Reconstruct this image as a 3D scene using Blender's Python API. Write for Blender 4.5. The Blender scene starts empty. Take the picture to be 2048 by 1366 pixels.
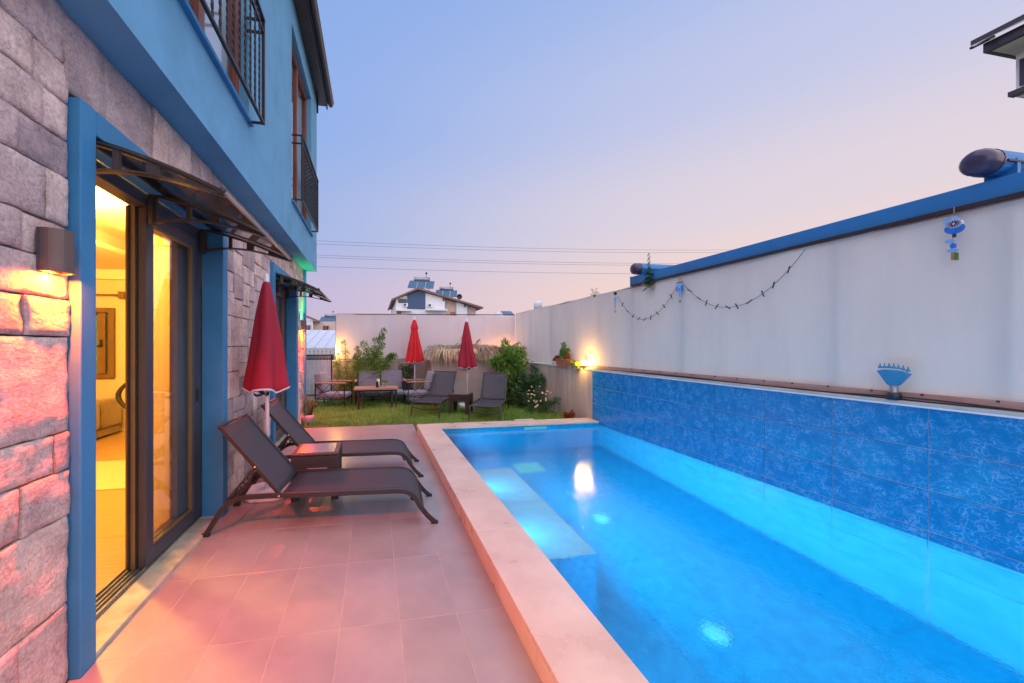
import bpy, bmesh, math, random
import numpy as np
from mathutils import Vector, Matrix, noise

# ------------------------------------------------------------------ camera, world, sun
scene = bpy.context.scene
COL = scene.collection
R = math.radians

cam_d = bpy.data.cameras.new("camera")
cam = bpy.data.objects.new("camera", cam_d)
COL.objects.link(cam)
cam_d.sensor_width = 36.0
cam_d.lens = 780.0 / 2048 * 36
cam_d.shift_x = (1024 - 899.3) / 2048
cam_d.shift_y = (692.5 - 683) / 2048
cam_d.clip_start = 0.02
cam_d.clip_end = 3000
cam.location = (0, 0, 1.45)
cam.rotation_euler = (R(90), 0, -math.atan2(899.3 - 748, 780))
scene.camera = cam

world = bpy.data.worlds.new("World")
scene.world = world
world.use_nodes = True
wn = world.node_tree.nodes
wl = world.node_tree.links
for n in list(wn):
    wn.remove(n)
w_out = wn.new("ShaderNodeOutputWorld")
w_bg = wn.new("ShaderNodeBackground")
w_bg.inputs["Strength"].default_value = 1.06
wl.new(w_bg.outputs[0], w_out.inputs[0])
w_tc = wn.new("ShaderNodeTexCoord")
w_sep = wn.new("ShaderNodeSeparateXYZ")
wl.new(w_tc.outputs["Generated"], w_sep.inputs[0])


def w_ramp(stops):
    r = wn.new("ShaderNodeValToRGB")
    cr = r.color_ramp
    cr.interpolation = 'EASE'
    cr.elements[0].position = stops[0][0]
    cr.elements[0].color = (*stops[0][1], 1)
    cr.elements[1].position = stops[-1][0]
    cr.elements[1].color = (*stops[-1][1], 1)
    for p, c in stops[1:-1]:
        e = cr.elements.new(p)
        e.color = (*c, 1)
    wl.new(w_sep.outputs["Z"], r.inputs[0])
    return r


w_cool = w_ramp([(0.0, (.62, .47, .58)), (.12, (.51, .46, .67)), (.28, (.35, .45, .75)), (.50, (.27, .415, .78)), (1.0, (.20, .34, .72))])
w_warm = w_ramp([(0.0, (.95, .62, .48)), (.11, (.90, .66, .58)), (.30, (.73, .64, .70)), (.50, (.55, .57, .77)), (.70, (.38, .49, .79)), (1.0, (.20, .34, .72))])
w_dot = wn.new("ShaderNodeVectorMath")
w_dot.operation = 'DOT_PRODUCT'
w_dot.inputs[1].default_value = (math.sin(R(72)), math.cos(R(72)), 0)
wl.new(w_tc.outputs["Generated"], w_dot.inputs[0])
w_mr = wn.new("ShaderNodeMapRange")
w_mr.interpolation_type = 'SMOOTHSTEP'
w_mr.inputs["From Min"].default_value = 0.02
w_mr.inputs["From Max"].default_value = 1.05
wl.new(w_dot.outputs["Value"], w_mr.inputs["Value"])
w_mix = wn.new("ShaderNodeMix")
w_mix.data_type = 'RGBA'
wl.new(w_mr.outputs[0], w_mix.inputs[0])
wl.new(w_cool.outputs[0], w_mix.inputs[6])
wl.new(w_warm.outputs[0], w_mix.inputs[7])
wl.new(w_mix.outputs[2], w_bg.inputs["Color"])

sun_d = bpy.data.lights.new("sun", 'SUN')
sun_d.energy = 4.1
sun_d.angle = R(160)
sun_d.color = (1.0, 0.88, 0.86)
sun = bpy.data.objects.new("sun", sun_d)
COL.objects.link(sun)
sun.rotation_euler = (R(58), 0, R(-8))

vs = scene.view_settings
vs.view_transform = 'Standard'
vs.look = 'None'
vs.exposure = 0.0
vs.gamma = 1.0
vs.use_curve_mapping = False
scene.cycles.use_denoising = True
scene.cycles.max_bounces = 10
scene.cycles.transparent_max_bounces = 12
scene.cycles.sample_clamp_indirect = 6.0
scene.cycles.caustics_reflective = False

rng = random.Random(7)

# ------------------------------------------------------------------ materials
MATS = {}


def nodes_of(name):
    m = bpy.data.materials.new(name)
    m.use_nodes = True
    nt = m.node_tree
    b = nt.nodes["Principled BSDF"]
    return m, nt.nodes, nt.links, b


def mat(name, col, rough=.6, var=.12, scale=6.0, bump=.0, bscale=60.0, metal=0.0, spec=.5, detail=4,
        col2=None, rand=0.0, sheen=0.0, alpha=1.0, stretch=None, rvar=0.0, coat=0.0, bdist=.01, trans=0.0, sss=0.0):
    m, N, L, b = nodes_of(name)
    b.inputs["Roughness"].default_value = rough
    b.inputs["Metallic"].default_value = metal
    b.inputs["Specular IOR Level"].default_value = spec
    b.inputs["Coat Weight"].default_value = coat
    b.inputs["Transmission Weight"].default_value = trans
    if sheen:
        b.inputs["Sheen Weight"].default_value = sheen
    if alpha < 1:
        b.inputs["Alpha"].default_value = alpha
    tc = N.new("ShaderNodeTexCoord")
    vec = tc.outputs["Object"]
    if rand:
        oi0 = N.new("ShaderNodeObjectInfo")
        so = N.new("ShaderNodeVectorMath")
        so.operation = 'SCALE'
        so.inputs[0].default_value = (37, 53, 29)
        L.new(oi0.outputs["Random"], so.inputs["Scale"])
        ao = N.new("ShaderNodeVectorMath")
        L.new(vec, ao.inputs[0])
        L.new(so.outputs[0], ao.inputs[1])
        vec = ao.outputs[0]
    if stretch:
        mp = N.new("ShaderNodeMapping")
        mp.inputs["Scale"].default_value = stretch
        L.new(vec, mp.inputs[0])
        vec = mp.outputs[0]
    nz = N.new("ShaderNodeTexNoise")
    nz.inputs["Scale"].default_value = scale
    nz.inputs["Detail"].default_value = detail
    nz.inputs["Roughness"].default_value = .6
    L.new(vec, nz.inputs["Vector"])
    mx = N.new("ShaderNodeMix")
    mx.data_type = 'RGBA'
    if col2 is None:
        c1 = tuple(max(0, c * (1 - var)) for c in col)
        c2 = tuple(min(1, c * (1 + var)) for c in col)
    else:
        c1, c2 = col, col2
    mx.inputs[6].default_value = (*c1, 1)
    mx.inputs[7].default_value = (*c2, 1)
    mr = N.new("ShaderNodeMapRange")
    mr.inputs["From Min"].default_value = .3
    mr.inputs["From Max"].default_value = .7
    L.new(nz.outputs["Fac"], mr.inputs["Value"])
    L.new(mr.outputs[0], mx.inputs[0])
    out = mx.outputs[2]
    if rand:
        oi = N.new("ShaderNodeObjectInfo")
        hs = N.new("ShaderNodeHueSaturation")
        r2 = N.new("ShaderNodeMapRange")
        r2.inputs["To Min"].default_value = 1 - rand
        r2.inputs["To Max"].default_value = 1 + rand
        L.new(oi.outputs["Random"], r2.inputs["Value"])
        L.new(r2.outputs[0], hs.inputs["Value"])
        L.new(out, hs.inputs["Color"])
        out = hs.outputs[0]
    L.new(out, b.inputs["Base Color"])
    if rvar:
        r3 = N.new("ShaderNodeMapRange")
        r3.inputs["From Min"].default_value = .3
        r3.inputs["From Max"].default_value = .7
        r3.inputs["To Min"].default_value = max(.02, rough - rvar)
        r3.inputs["To Max"].default_value = rough + rvar
        L.new(nz.outputs["Fac"], r3.inputs["Value"])
        L.new(r3.outputs[0], b.inputs["Roughness"])
    if bump:
        n2 = N.new("ShaderNodeTexNoise")
        n2.inputs["Scale"].default_value = bscale
        n2.inputs["Detail"].default_value = 5
        L.new(vec, n2.inputs["Vector"])
        bp = N.new("ShaderNodeBump")
        bp.inputs["Strength"].default_value = bump
        bp.inputs["Distance"].default_value = bdist
        L.new(n2.outputs["Fac"], bp.inputs["Height"])
        L.new(bp.outputs[0], b.inputs["Normal"])
    MATS[name] = m
    return m


def emat(name, col, strength):
    m, N, L, b = nodes_of(name)
    b.inputs["Base Color"].default_value = (*col, 1)
    b.inputs["Emission Color"].default_value = (*col, 1)
    b.inputs["Emission Strength"].default_value = strength
    MATS[name] = m
    return m


M_stucco = mat("blue_stucco", (.13, .345, .53), rough=.85, var=.12, scale=2.2, bump=.5, bscale=120, bdist=.005)
M_trim = mat("blue_trim", (.04, .22, .43), rough=.7, var=.10, scale=5.0, bump=.3, bscale=180, bdist=.003)
M_concrete = mat("rendered_concrete", (.36, .29, .23), rough=.9, scale=2.2, col2=(.58, .48, .38), bump=.25, bscale=40, stretch=(2, 2, .35))
M_coping_strip = mat("cement_coping", (.46, .45, .42), rough=.85, var=.15, scale=5, bump=.3, bscale=60)
M_marble = mat("cream_marble", (.62, .46, .36), rough=.32, scale=2.6, col2=(.80, .66, .54), detail=8, bump=.02, bscale=80, rand=.05, rvar=.08)
M_thresh = mat("veined_threshold_marble", (.40, .33, .24), rough=.25, scale=7, col2=(.78, .66, .48), detail=10)
M_tile = mat("patio_porcelain", (.29, .262, .258), rough=.30, scale=2.2, col2=(.385, .35, .34), detail=4, rand=.045, bump=.04, bscale=90, rvar=.02)
M_grout = mat("pale_grout", (.46, .40, .36), rough=.9, var=.15)
M_bluegrout = mat("pale_blue_grout", (.34, .46, .58), rough=.9, var=.12)
M_mortar = mat("dark_mortar", (.10, .085, .085), rough=.95, var=.25, scale=20, bump=.4, bscale=80)
M_grassbase = mat("lawn_soil", (.04, .09, .018), rough=.95, col2=(.08, .12, .03), scale=9)
M_ground = mat("ground_earth", (.16, .14, .11), rough=.95, col2=(.10, .12, .06), scale=.4)
M_alu = mat("bronze_grey_aluminium", (.085, .082, .105), rough=.42, var=.06, metal=.35)
M_alu_in = mat("brown_aluminium", (.26, .17, .08), rough=.45, var=.06, metal=.35)
M_lampshell = mat("brown_lamp_shell", (.13, .085, .075), rough=.4, var=.08, metal=.2)
M_steel_track = mat("track_metal", (.45, .43, .40), rough=.3, var=.1, metal=.9)
M_black = mat("black_plastic", (.018, .017, .018), rough=.35, var=.15)
M_bracket = mat("dark_bracket_plastic", (.060, .046, .040), rough=.28, var=.15)
M_black_matt = mat("black_rubber", (.02, .018, .02), rough=.7, var=.2)
M_frame = mat("charcoal_lounger_frame", (.030, .027, .028), rough=.42, var=.12, bump=.05, bscale=200)
M_rattan = mat("brown_rattan_plastic", (.045, .030, .028), rough=.5, var=.2, scale=40)
M_brass = mat("bolt_metal", (.75, .62, .45), rough=.25, metal=1, var=.05)
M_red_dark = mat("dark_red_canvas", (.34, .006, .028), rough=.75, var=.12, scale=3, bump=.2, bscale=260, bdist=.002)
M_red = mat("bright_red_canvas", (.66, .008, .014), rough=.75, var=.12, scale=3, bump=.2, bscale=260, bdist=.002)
M_white = mat("white_plastic", (.78, .78, .80), rough=.4, var=.04)
M_navy = mat("navy_trim", (.02, .03, .10), rough=.7, var=.1)
M_white_wall = mat("white_render", (.72, .72, .74), rough=.85, var=.05, scale=2)
M_pink_wall = mat("pale_pink_render", (.58, .45, .40), rough=.85, var=.10, scale=2.4, bump=.2, bscale=50)
M_iron = mat("wrought_iron", (.028, .027, .032), rough=.5, var=.2, metal=.4)
M_wood = mat("teak_wood", (.30, .17, .10), rough=.5, scale=5, col2=(.44, .27, .17), stretch=(1, 9, 9), bump=.1, bscale=30)
M_brownwood = mat("mahogany_window_frame", (.16, .042, .022), rough=.4, scale=5, col2=(.24, .07, .035), stretch=(9, 9, 1))
M_cushion = mat("grey_cushion", (.21, .21, .255), rough=.95, var=.12, scale=14, bump=.4, bscale=180, bdist=.004, sheen=.3)
M_curtain = mat("white_curtain", (.75, .74, .76), rough=.9, var=.05, scale=4)
M_goldcurtain = mat("sheer_gold_curtain", (.62, .50, .30), rough=.9, var=.10, scale=4)
_n, _l = M_goldcurtain.node_tree.nodes, M_goldcurtain.node_tree.links
_t = _n.new("ShaderNodeBsdfTranslucent")
_t.inputs[0].default_value = (.88, .62, .28, 1)
_m = _n.new("ShaderNodeMixShader")
_m.inputs[0].default_value = .8
_l.new(_n["Principled BSDF"].outputs[0], _m.inputs[1])
_l.new(_t.outputs[0], _m.inputs[2])
_l.new(_m.outputs[0], _n["Material Output"].inputs[0])
M_terracotta = mat("terracotta", (.50, .16, .07), rough=.75, var=.12, scale=8, bump=.1, bscale=60)
M_pinkpot = mat("pink_ceramic", (.50, .27, .27), rough=.35, var=.1, scale=6)
M_soil = mat("potting_soil", (.05, .035, .025), rough=1, var=.3, scale=40)
M_plantgreen = mat("leaf_green", (.07, .19, .022), rough=.5, scale=2.5, col2=(.22, .34, .05), detail=2)
M_plantdark = mat("leaf_dark_green", (.03, .09, .03), rough=.45, scale=3, col2=(.07, .15, .05), detail=2)
M_plantyellow = mat("leaf_yellow_green", (.16, .22, .02), rough=.5, scale=3, col2=(.34, .36, .07), detail=2)
M_weed = mat("weed_leaf", (.04, .13, .03), rough=.5, scale=12, col2=(.08, .20, .05))
M_dryleaf = mat("dry_red_leaf", (.22, .045, .02), rough=.8, scale=15, col2=(.30, .09, .04))
M_snake = mat("snake_plant_leaf", (.05, .075, .03), rough=.45, scale=22, col2=(.20, .18, .08), stretch=(1, 1, 3))
M_palm = mat("dried_palm_leaf", (.24, .24, .12), rough=.75, scale=3.0, col2=(.50, .38, .22), rand=.35)
M_palm2 = mat("dried_tan_palm_leaf", (.48, .32, .20), rough=.75, scale=3.0, col2=(.60, .36, .24), rand=.3)
M_bark = mat("bark", (.10, .07, .045), rough=.9, var=.3, scale=20)
M_flower = mat("daisy_petal", (.70, .56, .36), rough=.6, var=.05)
M_pebble = mat("pale_pebble", (.45, .41, .36), rough=.8, var=.3, scale=14, rand=.3)
M_beam = mat("blue_pergola_beam", (.018, .17, .42), rough=.5, var=.08, scale=3, bump=.06, bscale=60)
M_beamcap = mat("dark_plum_end_cap", (.045, .030, .065), rough=.25, var=.1)
M_batten = mat("pinkish_batten", (.45, .27, .24), rough=.8, var=.12, scale=6)
M_stain = mat("dark_cable", (.025, .014, .016), rough=.55, var=.2)
M_blueglass = mat("blue_bead", (.03, .16, .55), rough=.15, var=.2, scale=20)
M_lightblue = mat("light_blue_bead", (.20, .45, .80), rough=.3, var=.15, scale=20)
M_cyanfan = mat("turquoise_nozzle", (.02, .22, .42), rough=.35, var=.2, scale=10)
M_rust = mat("tan_string", (.40, .24, .15), rough=.9, var=.1)
M_roof = mat("brown_roof_edge", (.20, .11, .10), rough=.6, var=.2, scale=6)
M_darkpanel = mat("slate_blue_cladding", (.045, .085, .17), rough=.6, var=.08)
M_solar = mat("solar_glass", (.06, .12, .19), rough=.12, var=.1, scale=3)
M_tank = mat("tank_steel", (.30, .31, .36), rough=.35, metal=.6, var=.1)
M_winglass_dark = mat("dark_window_glass", (.03, .04, .06), rough=.08, var=.1)
M_metalroof = mat("white_sheet_roof", (.60, .62, .68), rough=.45, var=.06, scale=2)
M_fence_slat = mat("cream_fence_plank", (.58, .50, .50), rough=.6, var=.05, rand=.05)
M_darkgreen = mat("dark_green_hedge_strip", (.02, .035, .02), rough=.9, var=.2)
M_gutter = mat("brown_gutter_metal", (.055, .05, .06), rough=.35, var=.1, metal=.5)
M_gutter_light = mat("gutter_lip", (.35, .30, .26), rough=.35, var=.1, metal=.4)
M_cord = mat("garland_cord", (.03, .03, .035), rough=.7, var=.1)
M_wire = mat("power_wire", (.12, .12, .17), rough=.6, var=.05)
M_room_wall = mat("cream_room_wall", (.72, .62, .45), rough=.9, var=.03)
M_room_ceiling = mat("white_room_ceiling", (.80, .74, .62), rough=.9, var=.02)
M_room_floor = mat("oak_laminate", (.42, .26, .12), rough=.35, scale=3, col2=(.52, .34, .17), stretch=(.6, 14, 1), bump=.03, bscale=20)
M_rug = mat("cream_rug", (.60, .50, .34), rough=1, var=.1, scale=30, bump=.4, bscale=120)
M_sofa = mat("tan_velvet", (.20, .14, .07), rough=.8, var=.2, scale=5, sheen=.6)
M_winwood = mat("brown_window_frame", (.17, .10, .045), rough=.5, var=.08)
M_paper = mat("white_sticker", (.75, .73, .75), rough=.6, var=.03)
M_bottle = mat("dark_bottle_glass", (.01, .012, .01), rough=.08, var=.1)
M_candle = mat("cream_candle", (.70, .62, .40), rough=.6, var=.05)
M_drain = mat("aqua_plastic", (.22, .62, .55), rough=.4, var=.05)
M_branch = mat("plant_stem", (.07, .09, .03), rough=.7, var=.2)


def glass_mat(name, tint=(1, 1, 1), rough=0.0, gloss=.12):
    """thin sheet: mirror-like reflection by fresnel over a clear pane"""
    m = bpy.data.materials.new(name)
    m.use_nodes = True
    N, L = m.node_tree.nodes, m.node_tree.links
    for n in list(N):
        N.remove(n)
    o = N.new("ShaderNodeOutputMaterial")
    mx = N.new("ShaderNodeMixShader")
    t = N.new("ShaderNodeBsdfTransparent")
    t.inputs[0].default_value = (*tint, 1)
    g = N.new("ShaderNodeBsdfGlossy")
    g.inputs["Roughness"].default_value = rough
    lw = N.new("ShaderNodeLayerWeight")
    lw.inputs["Blend"].default_value = .5
    pw = N.new("ShaderNodeMath")
    pw.operation = 'POWER'
    pw.inputs[1].default_value = 3.0
    L.new(lw.outputs["Facing"], pw.inputs[0])
    mt = N.new("ShaderNodeMath")
    mt.operation = 'MULTIPLY_ADD'
    mt.inputs[1].default_value = .75
    mt.inputs[2].default_value = gloss
    mt.use_clamp = True
    L.new(pw.outputs[0], mt.inputs[0])
    L.new(mt.outputs[0], mx.inputs[0])
    L.new(t.outputs[0], mx.inputs[1])
    L.new(g.outputs[0], mx.inputs[2])
    L.new(mx.outputs[0], o.inputs[0])
    return m


M_glass = glass_mat("window_glass", (.93, .95, .96), gloss=.05)
M_smoked = glass_mat("smoked_polycarbonate", (.58, .50, .47), rough=.08, gloss=.04)


def mesh_fabric(name="charcoal_sling_mesh", alpha=.86):
    """dark woven sling: fine weave that lets a little light through"""
    m = bpy.data.materials.new(name)
    m.use_nodes = True
    N, L = m.node_tree.nodes, m.node_tree.links
    b = N["Principled BSDF"]
    b.inputs["Base Color"].default_value = (.058, .056, .070, 1)
    b.inputs["Roughness"].default_value = .62
    b.inputs["Alpha"].default_value = alpha
    tc = N.new("ShaderNodeTexCoord")
    w = N.new("ShaderNodeTexWave")
    w.inputs["Scale"].default_value = 220
    w.inputs["Distortion"].default_value = .3
    w.bands_direction = 'Y'
    L.new(tc.outputs["Object"], w.inputs["Vector"])
    bp = N.new("ShaderNodeBump")
    bp.inputs["Strength"].default_value = .25
    bp.inputs["Distance"].default_value = .002
    L.new(w.outputs["Fac"], bp.inputs["Height"])
    L.new(bp.outputs[0], b.inputs["Normal"])
    return m


M_sling = mesh_fabric()
M_sling_open = mesh_fabric("open_weave_sling", .66)


def stone_mat():
    m, N, L, b = nodes_of("split_face_stone")
    b.inputs["Roughness"].default_value = .88
    tc = N.new("ShaderNodeTexCoord")
    oi = N.new("ShaderNodeObjectInfo")
    add = N.new("ShaderNodeVectorMath")
    add.operation = 'ADD'
    L.new(tc.outputs["Object"], add.inputs[0])
    mul = N.new("ShaderNodeVectorMath")
    mul.operation = 'SCALE'
    mul.inputs[0].default_value = (31, 17, 23)
    L.new(oi.outputs["Random"], mul.inputs["Scale"])
    L.new(mul.outputs[0], add.inputs[1])
    n1 = N.new("ShaderNodeTexNoise")
    n1.inputs["Scale"].default_value = 5
    n1.inputs["Detail"].default_value = 8
    n1.inputs["Roughness"].default_value = .62
    L.new(add.outputs[0], n1.inputs["Vector"])
    ramp = N.new("ShaderNodeValToRGB")
    e = ramp.color_ramp.elements
    e[0].position = .3
    e[0].color = (.46, .36, .34, 1)
    e[1].position = .72
    e[1].color = (.95, .79, .70, 1)
    L.new(n1.outputs["Fac"], ramp.inputs[0])
    ramp2 = N.new("ShaderNodeValToRGB")
    e = ramp2.color_ramp.elements
    e[0].color = (.66, .60, .66, 1)
    e[1].color = (1.15, 1.02, .95, 1)
    k = ramp2.color_ramp.elements.new(.5)
    k.color = (.95, .85, .86, 1)
    L.new(oi.outputs["Random"], ramp2.inputs[0])
    mx = N.new("ShaderNodeMix")
    mx.data_type = 'RGBA'
    mx.blend_type = 'MULTIPLY'
    mx.inputs[0].default_value = 1
    L.new(ramp.outputs[0], mx.inputs[6])
    L.new(ramp2.outputs[0], mx.inputs[7])
    cr = N.new("ShaderNodeTexVoronoi")
    cr.feature = 'DISTANCE_TO_EDGE'
    cr.inputs["Scale"].default_value = 7
    wp = N.new("ShaderNodeVectorMath")
    wp.operation = 'MULTIPLY_ADD'
    wp.inputs[1].default_value = (.35, .35, .35)
    L.new(n1.outputs["Color"], wp.inputs[0])
    L.new(add.outputs[0], wp.inputs[2])
    L.new(wp.outputs[0], cr.inputs["Vector"])
    cm = N.new("ShaderNodeMapRange")
    cm.inputs["From Max"].default_value = .022
    cm.inputs["To Min"].default_value = .62
    cm.inputs["To Max"].default_value = 1
    L.new(cr.outputs["Distance"], cm.inputs["Value"])
    cg = N.new("ShaderNodeTexNoise")
    cg.inputs["Scale"].default_value = 70
    cg.inputs["Detail"].default_value = 6
    L.new(add.outputs[0], cg.inputs["Vector"])
    cg2 = N.new("ShaderNodeMapRange")
    cg2.inputs["From Min"].default_value = .35
    cg2.inputs["From Max"].default_value = .6
    cg2.inputs["To Min"].default_value = .80
    cg2.inputs["To Max"].default_value = 1.06
    L.new(cg.outputs["Fac"], cg2.inputs["Value"])
    cmm = N.new("ShaderNodeMath")
    cmm.operation = 'MULTIPLY'
    L.new(cm.outputs[0], cmm.inputs[0])
    L.new(cg2.outputs[0], cmm.inputs[1])
    mx2 = N.new("ShaderNodeVectorMath")
    mx2.operation = 'SCALE'
    L.new(mx.outputs[2], mx2.inputs[0])
    L.new(cmm.outputs[0], mx2.inputs["Scale"])
    L.new(mx2.outputs[0], b.inputs["Base Color"])
    # relief: ridges + grain
    n2 = N.new("ShaderNodeTexNoise")
    n2.inputs["Scale"].default_value = 24
    n2.inputs["Detail"].default_value = 10
    n2.inputs["Roughness"].default_value = .68
    n2.inputs["Distortion"].default_value = .6
    mp = N.new("ShaderNodeMapping")
    mp.inputs["Scale"].default_value = (1, .7, 1.5)
    mp.inputs["Rotation"].default_value = (.5, 0, 0)
    L.new(add.outputs[0], mp.inputs[0])
    L.new(mp.outputs[0], n2.inputs["Vector"])
    n3 = N.new("ShaderNodeTexNoise")
    n3.noise_type = 'RIDGED_MULTIFRACTAL'
    n3.inputs["Scale"].default_value = 5.5
    n3.inputs["Detail"].default_value = 6
    n3.inputs["Distortion"].default_value = .5
    L.new(mp.outputs[0], n3.inputs["Vector"])
    bp0 = N.new("ShaderNodeBump")
    bp0.inputs["Strength"].default_value = .55
    bp0.inputs["Distance"].default_value = .011
    L.new(n3.outputs["Fac"], bp0.inputs["Height"])
    bp = N.new("ShaderNodeBump")
    bp.inputs["Strength"].default_value = .8
    bp.inputs["Distance"].default_value = .014
    L.new(n2.outputs["Fac"], bp.inputs["Height"])
    L.new(bp0.outputs[0], bp.inputs["Normal"])
    L.new(bp.outputs[0], b.inputs["Normal"])
    return m


M_stone = stone_mat()


def pool_tile_mat(name, deep, mid, vein, vein_amt, scale=7.0, rough=.16):
    """glazed tile printed with a water caustic pattern"""
    m, N, L, b = nodes_of(name)
    b.inputs["Roughness"].default_value = rough
    b.inputs["Specular IOR Level"].default_value = .4
    tc = N.new("ShaderNodeTexCoord")
    oi = N.new("ShaderNodeObjectInfo")
    sc = N.new("ShaderNodeVectorMath")
    sc.operation = 'SCALE'
    sc.inputs[0].default_value = (13, 29, 19)
    L.new(oi.outputs["Random"], sc.inputs["Scale"])
    ad = N.new("ShaderNodeVectorMath")
    ad.operation = 'ADD'
    L.new(tc.outputs["Object"], ad.inputs[0])
    L.new(sc.outputs[0], ad.inputs[1])
    nd = N.new("ShaderNodeTexNoise")
    nd.inputs["Scale"].default_value = scale * .8
    nd.inputs["Detail"].default_value = 3
    L.new(ad.outputs[0], nd.inputs["Vector"])
    sb = N.new("ShaderNodeVectorMath")
    sb.operation = 'MULTIPLY_ADD'
    sb.inputs[1].default_value = (.30, .30, .30)
    L.new(nd.outputs["Color"], sb.inputs[0])
    L.new(ad.outputs[0], sb.inputs[2])
    mp = N.new("ShaderNodeMapping")
    mp.inputs["Scale"].default_value = (1, .8, 1.5)
    L.new(sb.outputs[0], mp.inputs[0])
    vo = N.new("ShaderNodeTexVoronoi")
    vo.feature = 'DISTANCE_TO_EDGE'
    vo.inputs["Scale"].default_value = scale * 1.45
    L.new(mp.outputs[0], vo.inputs["Vector"])
    mr = N.new("ShaderNodeMapRange")
    mr.inputs["From Min"].default_value = 0.0
    mr.inputs["From Max"].default_value = .095
    mr.inputs["To Min"].default_value = 1
    mr.inputs["To Max"].default_value = 0
    L.new(vo.outputs["Distance"], mr.inputs["Value"])
    nz = N.new("ShaderNodeTexNoise")
    nz.inputs["Scale"].default_value = scale * 1.1
    nz.inputs["Detail"].default_value = 4
    L.new(ad.outputs[0], nz.inputs["Vector"])
    mr2 = N.new("ShaderNodeMapRange")
    mr2.inputs["From Min"].default_value = .36
    mr2.inputs["From Max"].default_value = .60
    L.new(nz.outputs["Fac"], mr2.inputs["Value"])
    pw = N.new("ShaderNodeMath")
    pw.operation = 'POWER'
    pw.inputs[1].default_value = 1.6
    L.new(mr.outputs[0], pw.inputs[0])
    mm = N.new("ShaderNodeMath")
    mm.operation = 'MULTIPLY'
    L.new(pw.outputs[0], mm.inputs[0])
    L.new(mr2.outputs[0], mm.inputs[1])
    m3 = N.new("ShaderNodeMath")
    m3.operation = 'MULTIPLY'
    m3.inputs[1].default_value = vein_amt
    L.new(mm.outputs[0], m3.inputs[0])
    base = N.new("ShaderNodeMix")
    base.data_type = 'RGBA'
    base.inputs[6].default_value = (*deep, 1)
    base.inputs[7].default_value = (*mid, 1)
    L.new(mr2.outputs[0], base.inputs[0])
    mx = N.new("ShaderNodeMix")
    mx.data_type = 'RGBA'
    mx.inputs[7].default_value = (*vein, 1)
    L.new(m3.outputs[0], mx.inputs[0])
    L.new(base.outputs[2], mx.inputs[6])
    L.new(mx.outputs[2], b.inputs["Base Color"])
    return m


M_pooltile = pool_tile_mat("printed_blue_tile", (.004, .18, .43), (.006, .22, .49), (.34, .56, .80), .52, 11.0)
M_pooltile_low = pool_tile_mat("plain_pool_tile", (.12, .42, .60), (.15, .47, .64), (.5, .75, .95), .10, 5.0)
M_benchtop_lit = pool_tile_mat("bench_tile", (.38, .72, .88), (.45, .78, .92), (.6, .85, .95), .2, 9.0)  # pale colour stands in for lamp light on the bench top
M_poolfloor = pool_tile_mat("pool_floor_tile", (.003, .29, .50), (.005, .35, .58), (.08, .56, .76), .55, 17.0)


def fabric_mat(name="cream_screen_fabric", ca=(.72, .65, .60, 1), cb=(.79, .72, .665, 1)):
    """cream woven screen, translucent"""
    m, N, L, b = nodes_of(name)
    b.inputs["Roughness"].default_value = .9
    tc = N.new("ShaderNodeTexCoord")
    nz = N.new("ShaderNodeTexNoise")
    nz.inputs["Scale"].default_value = 2.4
    nz.inputs["Detail"].default_value = 8
    nz.inputs["Roughness"].default_value = .62
    fm = N.new("ShaderNodeMapping")
    fm.inputs["Scale"].default_value = (1, 1, .22)
    L.new(tc.outputs["Object"], fm.inputs[0])
    L.new(fm.outputs[0], nz.inputs["Vector"])
    fr_ = N.new("ShaderNodeMapRange")
    fr_.inputs["From Min"].default_value = .34
    fr_.inputs["From Max"].default_value = .62
    L.new(nz.outputs["Fac"], fr_.inputs["Value"])
    mx = N.new("ShaderNodeMix")
    mx.data_type = 'RGBA'
    mx.inputs[6].default_value = ca
    mx.inputs[7].default_value = cb
    L.new(fr_.outputs[0], mx.inputs[0])
    L.new(mx.outputs[2], b.inputs["Base Color"])
    wv = N.new("ShaderNodeTexWave")
    wv.bands_direction = 'Z'
    wv.inputs["Scale"].default_value = 90
    wv.inputs["Distortion"].default_value = 2
    L.new(tc.outputs["Object"], wv.inputs["Vector"])
    bp = N.new("ShaderNodeBump")
    bp.inputs["Strength"].default_value = .12
    bp.inputs["Distance"].default_value = .003
    L.new(wv.outputs["Fac"], bp.inputs["Height"])
    L.new(bp.outputs[0], b.inputs["Normal"])
    tr = N.new("ShaderNodeBsdfTranslucent")
    L.new(mx.outputs[2], tr.inputs[0])
    ms = N.new("ShaderNodeMixShader")
    ms.inputs[0].default_value = .18
    o = N["Material Output"]
    L.new(b.outputs[0], ms.inputs[1])
    L.new(tr.outputs[0], ms.inputs[2])
    tp = N.new("ShaderNodeBsdfTransparent")
    m2 = N.new("ShaderNodeMixShader")
    m2.inputs[0].default_value = .0
    L.new(ms.outputs[0], m2.inputs[1])
    L.new(tp.outputs[0], m2.inputs[2])
    L.new(m2.outputs[0], o.inputs[0])
    return m


M_fabric = fabric_mat()
M_fabric_sunset = fabric_mat("sunset_tinted_screen_fabric", (.76, .62, .62, 1), (.82, .68, .68, 1))  # same screen cloth with sunset glow mixed into its colour


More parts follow.
